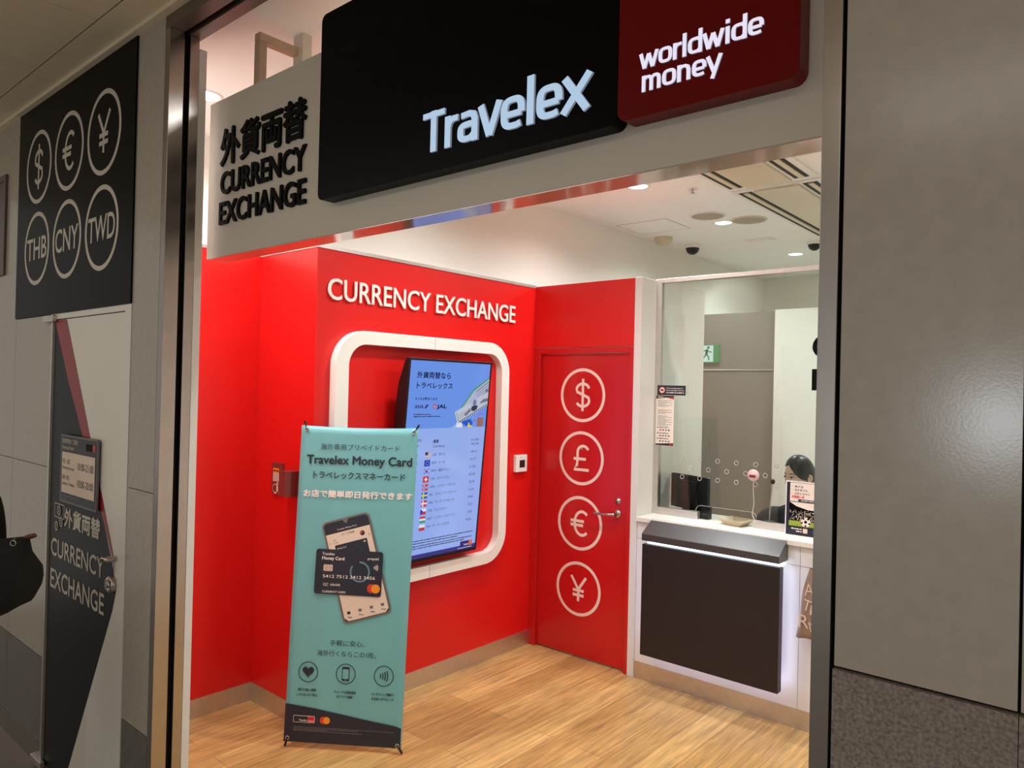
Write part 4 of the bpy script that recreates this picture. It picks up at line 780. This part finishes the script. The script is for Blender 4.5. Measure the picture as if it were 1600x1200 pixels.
MB().tube([(-1.19, 3.926, 0.925), (-1.19, 3.896, 0.925), (-1.19, 3.893, 0.945)], 0.004, 'chrome').build('hook', bg_)

# ================================================================== CEILING FITTINGS
ZC = 3.033
LBL = ['recessed round downlight at far left behind the left jamb', 'recessed round lit downlight just under the sign, nearest the counter', 'recessed round lit downlight between the two round ceiling speakers', 'small far lit downlight near the dome camera at right']
for (x, y), lb in zip(DL, LBL):
    t = thing('downlight', (x, y, ZC), lb, 'downlight', 'lit ceiling downlights')
    MB().lathe((x, y, ZC), [(0.060, -0.001), (0.064, -0.005), (0.074, -0.004), (0.078, 0.0)], 'white').build('trim_ring', t); MB().lathe((x, y, ZC), [(0, -0.002), (0.055, -0.0022), (0.061, -0.001)], 'lampdisc').build('lamp', t)
for x, y, m_, lb in ((-2.385, 4.895, 'grille', 'round grey ceiling speaker left of the middle downlight'), (-2.197, 5.178, 'acgrey', 'round yellowed ceiling disc right of the middle downlight')):
    t = thing('ceiling_speaker', (x, y, ZC), lb, 'speaker', 'round ceiling speakers')
    MB().lathe((x, y, ZC), [(0.112, -0.004), (0.116, -0.009), (0.126, -0.007), (0.130, 0)], 'acgrey' if m_ == 'acgrey' else 'white').build('rim', t); MB().lathe((x, y, ZC), [(0, -0.006), (0.113, -0.006)], 'grille').build('grille', t)
t = thing('smoke_detector', (-3.02, 5.40, ZC), 'squat white smoke detector on ceiling beside the cream wall', 'detector')
MB().lathe((-3.02, 5.40, ZC), [(0, -0.058), (0.055, -0.056), (0.06, -0.045), (0.068, -0.040), (0.074, -0.012), (0.074, 0)], 'acgrey').build('housing', t); MB().lathe((-3.02, 5.40, ZC), [(0.062, -0.044), (0.064, -0.041)], 'bgrey').build('vent_slot', t)
def dome(x, y, lb, s=1.0):
    t = thing('dome_camera', (x, y, ZC), lb, 'camera', 'ceiling dome cameras')
    MB().lathe((x, y, ZC), [(0.058*s, -0.03*s), (0.066*s, -0.022*s), (0.070*s, 0)], 'white').build('base', t)
    MB().lathe((x, y, ZC), [(0, -0.085*s), (0.022*s, -0.082*s), (0.045*s, -0.066*s), (0.056*s, -0.042*s), (0.060*s, -0.02*s)], 'black').build('dome', t)
dome(-2.96, 5.80, 'black dome camera in white ring on ceiling left of centre'); dome(-2.07, 6.22, 'white-based dome camera at the right edge beside the steel jamb', 0.9)
t = thing('sprinkler', (-2.152, 4.198, ZC), 'tiny metal sprinkler head on ceiling near the nearest downlight', 'sprinkler')
MB().lathe((-2.152, 4.198, ZC), [(0.03, -0.003), (0.034, 0)], 'white').build('escutcheon', t); MB().lathe((-2.152, 4.198, ZC), [(0, -0.03), (0.016, -0.028), (0.016, -0.025), (0.006, -0.022), (0.008, -0.004), (0.012, 0)], 'chrome').build('head', t)
b = MB(); HX0, HX1, HY0, HY1 = -3.10, -2.672, 4.80, 5.185
for x0, x1, y0, y1 in ((HX0, HX1, HY0, HY0+0.004), (HX0, HX1, HY1-0.004, HY1), (HX0, HX0+0.004, HY0, HY1), (HX1-0.004, HX1, HY0, HY1)): b.box(x0, x1, y0, y1, ZC-0.002, ZC, 'grille')
b.box(HX0+0.004, HX1-0.004, HY0+0.004, HY1-0.004, ZC-0.0015, ZC, 'ceil'); tag(b.build('access_hatch'), 'square flush access hatch outlined in white ceiling by the cream wall', 'hatch')
for y0, y1, lb in ((3.60, 4.36, 'cream ceiling air conditioner panel with slots, nearer the entrance'), (4.395, 6.02, 'long cream ceiling air conditioner panel with slots, behind the nearer one')):
    t = thing('air_conditioner', (-1.71, (y0+y1)/2, ZC), lb, 'air conditioner', 'ceiling air conditioners')
    MB().box(-1.985, -1.43, y0, y1, ZC-0.010, ZC, 'white').build('surround', t, bevel=0.002); MB().box(-1.85, -1.575, y0+0.03, y1-0.03, ZC-0.022, ZC-0.010, 'acgrey').build('intake_panel', t, bevel=0.002)
    for x0 in (-1.955, -1.555):
        sl_ = MB().box(x0, x0+0.085, y0+0.04, y1-0.05, ZC-0.0115, ZC-0.010, 'acdark').build('air_slot', t); MB().box(x0+0.03, x0+0.062, y0+0.05, y1-0.06, ZC-0.017, ZC-0.0115, 'acgrey').build('louvre', sl_)
t = MB().box(-2.52, -2.29, 5.84, 5.95, ZC-0.003, ZC, 'white'); tag(t.build('ceiling_plate'), 'faint small white plate on ceiling beyond the middle downlight', 'plate')

# ================================================================== OPENING HOURS HOLDER
oh = thing('opening_hours_sign', (-3.335, YW, 1.22), 'framed opening hours notice on the dark door graphics', 'sign')
OF = FR((-3.538, YW-0.006, 1.220), Xv, Zv); MB().prism([(0, 0), (0.408, 0), (0.408, 0.288), (0, 0.288)], OF, 0.0, 0.008, 'bgrey').build('holder', oh, bevel=0.002)
p = Print(FR((-3.538, YW-0.014, 1.220), Xv, Zv)); p.rect(0.008, 0.400, 0.008, 0.280, 'bnavy'); p.rect(0.022, 0.388, 0.042, 0.215, 'bcream', 2)
p.text('営業時間のご案内', 0.022, 0.200, 0.252, 0.020, 'bcream', 2, ref='営'); p.text('Opening Hours', 0.022, 0.158, 0.228, 0.015, 'bcream', 2); p.rect(0.290, 0.360, 0.236, 0.264, 'letter', 2); p.rect(0.360, 0.388, 0.236, 0.264, 'redprint', 2)
p.text('平日・土曜', 0.030, 0.112, 0.165, 0.020, 'bnavy', 3, ref='平'); p.text('Weekday & Saturday', 0.030, 0.165, 0.143, 0.012, 'bnavy', 3); p.text('10:00-21:00', 0.205, 0.375, 0.150, 0.030, 'bnavy', 3)
p.text('日曜・祝日', 0.030, 0.112, 0.098, 0.020, 'bnavy', 3, ref='曜'); p.text('Sunday / Holiday', 0.030, 0.175, 0.076, 0.012, 'bnavy', 3); p.text('10:00-20:00', 0.205, 0.375, 0.080, 0.030, 'bnavy', 3)
p.dashes(0.022, 0.24, 0.026, 0.006, 'bgrey', 2, 6); p.dashes(0.022, 0.09, 0.015, 0.006, 'bgrey', 2, 7); p.build('printed_sheet', oh)
pf = thing('reflection_panel', (-4.56, YW, 2.275), 'brown framed panel standing in for a reflection in the grey wall at the far left edge', 'frame')  # panel added in place of a dark reflection in the glossy wall
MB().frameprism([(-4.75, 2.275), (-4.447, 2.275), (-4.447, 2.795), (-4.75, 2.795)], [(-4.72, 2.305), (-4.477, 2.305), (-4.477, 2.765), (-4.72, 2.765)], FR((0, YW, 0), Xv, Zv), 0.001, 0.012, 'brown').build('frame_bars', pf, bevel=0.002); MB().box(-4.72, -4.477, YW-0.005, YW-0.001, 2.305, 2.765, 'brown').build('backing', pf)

# ================================================================== PEOPLE
def skinned(joints, sub=2):
    """grow one smooth surface from a skeleton: joints = {name: (parent, position, radius)}"""
    names = list(joints); idx = {n: i for i, n in enumerate(names)}
    me = bpy.data.meshes.new('skeleton'); me.from_pydata([tuple(joints[n][1]) for n in names], [(idx[joints[n][0]], idx[n]) for n in names if joints[n][0]], [])
    o = bpy.data.objects.new('skeleton', me); COL.objects.link(o)
    sk = o.modifiers.new('s', 'SKIN'); sk.use_smooth_shade = True; ss = o.modifiers.new('u', 'SUBSURF'); ss.levels = sub; ss.render_levels = sub
    if not me.skin_vertices: me.skin_vertices.new()
    for n in names:
        r = joints[n][2]; sv = me.skin_vertices[0].data[idx[n]]; sv.radius = r if isinstance(r, tuple) else (r, r); sv.use_root = joints[n][0] is None
    dg = bpy.context.evaluated_depsgraph_get(); e = o.evaluated_get(dg); m2 = e.to_mesh()
    vs_ = [tuple(v.co) for v in m2.vertices]; fs = [tuple(q.vertices) for q in m2.polygons]; e.to_mesh_clear(); bpy.data.objects.remove(o); bpy.data.meshes.remove(me)
    return vs_, fs
def head(mb, hr, c, f, s=1.0, bun=True):
    """face with brow, eyes, nose, mouth and ears on mb; hair cap on hr; f is where the face looks"""
    f = Vector(f).normalized(); l = Zv.cross(f).normalized(); u = f.cross(l); c = Vector(c)
    W = lambda x, y, z: c+(l*x+f*y+u*z)*s                   # x to the person's left, y forward
    def shape(p, d):
        x, y, z = d.x*0.074, d.y*0.094, d.z*0.118
        if d.z < 0:
            t = -d.z; x *= 1-0.38*t*t; y = y*(1-0.12*t) + (0.022*t if d.y > 0 else 0.045*t*t)
        if d.y > 0.55: y -= 0.006*(d.y-0.55)/0.45; 
        if d.y > 0.7 and -0.35 < d.z < 0.15 and 0.18 < abs(d.x) < 0.55: y -= 0.004
        return Vector(W(x, y, z))-c
    mb.ball(c, 1, 1, 1, 'skin', 32, 24, shape)
    nose = [W(-0.013, 0.088, -0.030), W(0.013, 0.088, -0.030), W(0.0, 0.108, -0.030), W(0.0, 0.088, 0.006), W(0, 0.084, -0.042)]
    mb.add(nose, [(0, 2, 3), (2, 1, 3), (0, 4, 2), (4, 1, 2)], 'skin', True); mb.ball(W(0, 0.098, -0.029), 0.011*s, 0.011*s, 0.009*s, 'skin', 12, 8)
    for sx in (-1, 1):
        mb.ball(W(sx*0.031, 0.0745, 0.0), 0.0125*s, 0.0125*s, 0.0058*s, 'eyew', 12, 8); mb.ball(W(sx*0.031, 0.0815, 0.0), 0.0065*s, 0.0065*s, 0.0055*s, 'eye', 10, 8)
        mb.tube([W(sx*0.015, 0.087, 0.0035), W(sx*0.031, 0.0845, 0.0072), W(sx*0.046, 0.0725, 0.0025)], [0.0016*s, 0.0024*s, 0.0014*s], 'eye', n=6)
        mb.tube([W(sx*0.013, 0.0885, 0.021), W(sx*0.031, 0.0815, 0.0255), W(sx*0.051, 0.0665, 0.020)], [0.0022*s, 0.0026*s, 0.0012*s], 'hair', n=6)
        mb.torus(W(sx*0.0755, -0.004, -0.008), 0.018*s, 0.0065*s, 'skin', axis=l*sx+f*0.35, n=16, k=8); mb.ball(W(sx*0.0745, -0.002, -0.012), 0.012*s, 0.012*s, 0.019*s, 'skin', 12, 8); mb.ball(W(sx*0.073, 0.002, -0.030), 0.008*s, 0.008*s, 0.009*s, 'skin', 10, 6)
    mb.tube([W(-0.022, 0.083, -0.062), W(-0.008, 0.0925, -0.060), W(0.008, 0.0925, -0.060), W(0.022, 0.083, -0.062)], [0.002*s, 0.0045*s, 0.0045*s, 0.002*s], 'lip', n=8); mb.tube([W(-0.018, 0.083, -0.067), W(0, 0.0915, -0.069), W(0.018, 0.083, -0.067)], [0.002*s, 0.005*s, 0.002*s], 'lip', n=8)
    def cap(p, d):
        line = 0.62-0.80*max(0, d.x)**1.25-0.22*max(0, -d.x)              # side parting, fringe swept to one side
        face = d.y > 0.12 and d.z < line
        low = d.z < -0.32
        k_ = 0.90 if face or low else 1.10
        if not (face or low) and d.y > 0.12: k_ = 1.06+0.05*min(1, (d.z-line)*5)
        q = shape(p, d)
        return q*k_
    hr.ball(c, 1, 1, 1, 'hair', 96, 72, cap)
    if bun: hr.ball(W(0, -0.112, -0.045), 0.034*s, 0.034*s, 0.030*s, 'hair', 16, 10)
def hand(j, pre, par, wrist, d, n_, s=1.0):
    """palm, four bent fingers and a thumb added to a skeleton; d points down the hand, n_ is the palm side"""
    d = Vector(d).normalized(); n_ = Vector(n_).normalized(); a = d.cross(n_).normalized(); w = Vector(wrist)
    j[pre+'p'] = (par, w+d*0.05*s, (0.030*s, 0.016*s)); 
    for i, (o_, ln) in enumerate(((-0.027, 0.062), (-0.009, 0.072), (0.009, 0.068), (0.027, 0.054))):
        b0 = w+d*0.085*s+a*o_*s
        j[pre+'f%d0' % i] = (pre+'p', b0, 0.010*s); j[pre+'f%d1' % i] = (pre+'f%d0' % i, b0+d*ln*0.5*s+n_*0.012*s, 0.0085*s); j[pre+'f%d2' % i] = (pre+'f%d1' % i, b0+d*ln*0.8*s+n_*0.036*s, 0.0075*s)
    t0 = w+d*0.03*s-a*0.03*s; j[pre+'t0'] = (pre+'p', t0+n_*0.008, 0.0105*s); j[pre+'t1'] = (pre+'t0', t0+d*0.035*s-a*0.012*s+n_*0.02*s, 0.009*s)

def loft(mb, rings, m, n=28, e=0.85):
    vs_ = []
    for (cx, cy, cz), ax, ay in rings:
        for i in range(n):
            c_, s_ = math.cos(2*PI*i/n), math.sin(2*PI*i/n)
            vs_.append((cx+ax*math.copysign(abs(c_)**e, c_), cy+ay*math.copysign(abs(s_)**e, s_), cz))
    k = len(rings)
    return mb.add(vs_, [(j*n+i, j*n+(i+1) % n, (j+1)*n+(i+1) % n, (j+1)*n+i) for j in range(k-1) for i in range(n)]+[tuple(range(n))[::-1]], m, True)
# clerk, seated behind the counter
pc = Vector((-1.57, 4.80, 0)); cl_ = thing('person', (pc.x, pc.y, 0), 'person in navy jacket with dark tied-back hair seated behind the counter glass', 'person')
H = Vector((-1.565, 4.52, 1.262)); look = (-0.50, -0.86, -0.10)
def P(x, y, z): return (pc.x+x, pc.y+y, z)
J = {'pel': (None, P(0, 0, 0.50), 0.13), 'sp': ('pel', P(-0.02, -0.07, 0.68), 0.115), 'ch': ('sp', P(-0.03, -0.16, 0.88), 0.125), 'nk': ('ch', P(-0.01, -0.22, 1.055), 0.055), 'hd': ('nk', P(0, -0.26, 1.16), 0.050)}
for sx, n in ((-1, 'r'), (1, 'l')):
    J['sh'+n] = ('ch', P(sx*0.175-0.02, -0.19, 1.00), 0.058); J['el'+n] = ('sh'+n, P(sx*0.315, -0.22, 0.80), 0.045); J['wr'+n] = ('el'+n, P(sx*0.14, -0.30, 0.66), 0.028)
    J['hp'+n] = ('pel', P(sx*0.09, -0.05, 0.48), 0.085); J['kn'+n] = ('hp'+n, P(sx*0.12, -0.35, 0.50), 0.058); J['an'+n] = ('kn'+n, P(sx*0.11, -0.25, 0.09), 0.04); J['to'+n] = ('an'+n, P(sx*0.12, -0.39, 0.035), 0.032)
    hand(J, 'h'+n, 'wr'+n, P(sx*0.14, -0.30, 0.66), (-sx*0.8, -0.35, -0.45), (0, -0.1, -1))
b = MB(); hr = MB(); b.add(*skinned(J), 'skin', True); head(b, hr, H, look, 1.0); b.build('body', cl_); hr.build('hair', cl_)
b = MB(); loft(b, [(P(-0.01, 0.0, 0.44), 0.195, 0.155), (P(-0.015, -0.03, 0.56), 0.185, 0.145), (P(-0.02, -0.08, 0.70), 0.172, 0.135), (P(-0.02, -0.14, 0.84), 0.195, 0.138), (P(-0.02, -0.175, 0.93), 0.205, 0.130), (P(-0.02, -0.195, 1.00), 0.190, 0.110), (P(-0.015, -0.21, 1.045), 0.135, 0.090), (P(-0.01, -0.22, 1.075), 0.078, 0.072), (P(-0.01, -0.225, 1.085), 0.060, 0.058)], 'navycloth')
for n in 'rl': b.add(*skinned({'in': (None, tuple(Vector(J['sh'+n][1])+Vector((0.13 if n == 'r' else -0.13, 0.01, -0.02))), 0.07), 'sh': ('in', tuple(Vector(J['sh'+n][1])+Vector((0, 0, -0.008))), 0.086), 'el': ('sh', J['el'+n][1], 0.068), 'cf': ('el', tuple(Vector(J['el'+n][1]).lerp(Vector(J['wr'+n][1]), 0.9)), 0.046)}), 'navycloth', True)
b.build('jacket', cl_)
K = {'pel': (None, J['pel'][1], 0.15)}
for n in 'rl':
    for q in ('hp', 'kn', 'an'): K[q+n] = (J[q+n][0], J[q+n][1], J[q+n][2]+0.016)
MB().add(*skinned(K), 'navycloth', True).build('trousers', cl_)
for sx, n in ((-1, 'r'), (1, 'l')):
    b = MB(); b.ball(P(sx*0.118, -0.33, 0.038), 0.045, 0.12, 0.04, 'black', 16, 10); b.build('shoe', cl_)

# passer-by at the left edge, carrying a black tote
pp = Vector((-3.112, 0.592, 0)); ps_ = thing('person', (pp.x, pp.y, 0), 'person in cream coat and black sleeves walking past at the far left edge', 'person')
def Q(x, y, z): return (pp.x+x, pp.y+y, z)               # walks towards +X; +Y is the person's left
J = {'pel': (None, Q(0, 0, 0.92), 0.095), 'sp': ('pel', Q(0, 0, 1.08), 0.11), 'ch': ('sp', Q(0, 0, 1.27), 0.12), 'nk': ('ch', Q(0.01, 0, 1.41), 0.052), 'hd': ('nk', Q(0.02, 0, 1.48), 0.05)}
for sy, n in ((1, 'l'), (-1, 'r')):
    st = 0.16 if n == 'l' else -0.16
    J['sh'+n] = ('ch', Q(0, sy*0.15, 1.36), 0.054); J['hp'+n] = ('pel', Q(0, sy*0.08, 0.86), 0.07); J['kn'+n] = ('hp'+n, Q(st*0.7, sy*0.09, 0.49), 0.06); J['an'+n] = ('kn'+n, Q(st*0.9-0.03, sy*0.085, 0.09), 0.038); J['to'+n] = ('an'+n, Q(st*0.9+0.12, sy*0.09, 0.035), 0.03)
    J['el'+n] = ('sh'+n, Q(0.0 if n == 'r' else -0.13, sy*0.21, 1.11), 0.043); J['wr'+n] = ('el'+n, Q(0.11 if n == 'r' else -0.10, sy*0.21, 0.88), 0.027)
    hand(J, 'h'+n, 'wr'+n, J['wr'+n][1], (0.3, 0, -0.95) if n == 'r' else (0.15, 0.0, -0.98), (0, -sy, 0))
b = MB(); hr = MB(); b.add(*skinned(J), 'skin', True); head(b, hr, Q(0.035, 0, 1.575), (1, 0.05, 0), 1.0); b.build('body', ps_); hr.build('hair', ps_)
b = MB(); loft(b, [(Q(0.02, 0, 0.62), 0.185, 0.215), (Q(0.01, 0, 0.80), 0.165, 0.200), (Q(0, 0, 0.98), 0.145, 0.180), (Q(0, 0, 1.12), 0.135, 0.172), (Q(0, 0, 1.27), 0.140, 0.190), (Q(0, 0, 1.36), 0.118, 0.182), (Q(0.005, 0, 1.405), 0.092, 0.135), (Q(0.01, 0, 1.435), 0.074, 0.078), (Q(0.012, 0, 1.447), 0.060, 0.060)], 'creamcloth'); b.build('coat', ps_)
for n in 'lr':
    K = {'in': (None, tuple(Vector(J['sh'+n][1])+Vector((0, 0.11 if n == 'r' else -0.11, -0.03))), 0.07), 'sh': ('in', tuple(Vector(J['sh'+n][1])+Vector((0, 0, -0.006))), 0.082), 'el': ('sh', J['el'+n][1], 0.064), 'wr': ('el', tuple(Vector(J['el'+n][1]).lerp(Vector(J['wr'+n][1]), 0.9)), 0.042)}
    MB().add(*skinned(K), 'blackcloth', True).build('sleeve', ps_)
K = {'pel': (None, J['pel'][1], 0.095)}
for n in 'rl':
    for q in ('hp', 'kn', 'an'): K[q+n] = (J[q+n][0], J[q+n][1], J[q+n][2]+0.014)
MB().add(*skinned(K), 'blackcloth', True).build('trousers', ps_)
for n in 'lr':
    a, t_ = Vector(J['an'+n][1]), Vector(J['to'+n][1]); MB().ball((a+t_)/2+Vector((0.03, 0, -0.022)), 0.12, 0.042, 0.04, 'black', 16, 10).build('shoe', ps_)
# tote: hangs from the forearm
tb = thing('tote_bag', (-2.85, 0.76, 0.80), 'black tote bag with brown leather tab hanging at the far left edge', 'bag')
rh = Vector((rt.x, rt.y, 0)).normalized(); TBF = FR((-2.899, 0.759, 0.946), rh, Zv); kx = 2.46/1142
out = [(-62, 112), (0, 119), (40, 123), (45, 102), (50, 74), (52, 58), (49, 42), (37, 19), (20, 11), (0, -1), (-40, -3), (-66, 14), (-76, 60)]
cx_, cy_ = 0.0, 60.0; lay = []
for t_, k_ in ((-0.075, 0.80), (-0.062, 0.93), (-0.035, 1.0), (0.035, 1.0), (0.062, 0.93), (0.075, 0.80)):
    lay.append([TBF[0]+TBF[1]*((cx_+(a-cx_)*k_)*kx)+TBF[2]*((cy_+(c-cy_)*(k_ if c < 100 else 1.0))*kx)+TBF[3]*t_*(0.25 if c > 100 else 1) for a, c in out])
n_ = len(out); b = MB(); b.add([q for L_ in lay for q in L_], [tuple(range(n_))[::-1]]+[(i*n_+j, i*n_+(j+1) % n_, (i+1)*n_+(j+1) % n_, (i+1)*n_+j) for i in range(5) for j in range(n_)]+[tuple(range(5*n_, 6*n_))], 'blackcloth', True); b.build('bag_body', tb)
T_ = lambda a, c, t=0.0: TBF[0]+TBF[1]*(a*kx)+TBF[2]*(c*kx)+TBF[3]*t
b = MB(); b.tube([T_(34, 121), T_(42, 124), T_(50, 126), T_(53, 125)], [0.008, 0.009, 0.008, 0.004], 'leather'); b.build('leather_tab', tb)
b = MB(); b.torus(T_(31, 118, 0.045), 0.009, 0.0016, 'chrome', axis=TBF[3], n=20, k=6); b.tube([T_(31, 126, 0.03), T_(31, 122, 0.045)], 0.0015, 'chrome', n=6); b.build('ring_charm', tb)
b = MB(); b.tube([T_(-56, 112), Q(0.125, 0.10, 1.34), Q(0.04, 0.12, 1.452), Q(-0.02, 0.125, 1.452), Q(0.115, 0.135, 1.34), T_(-30, 116)], 0.0055, 'leather'); b.build('handle', tb)
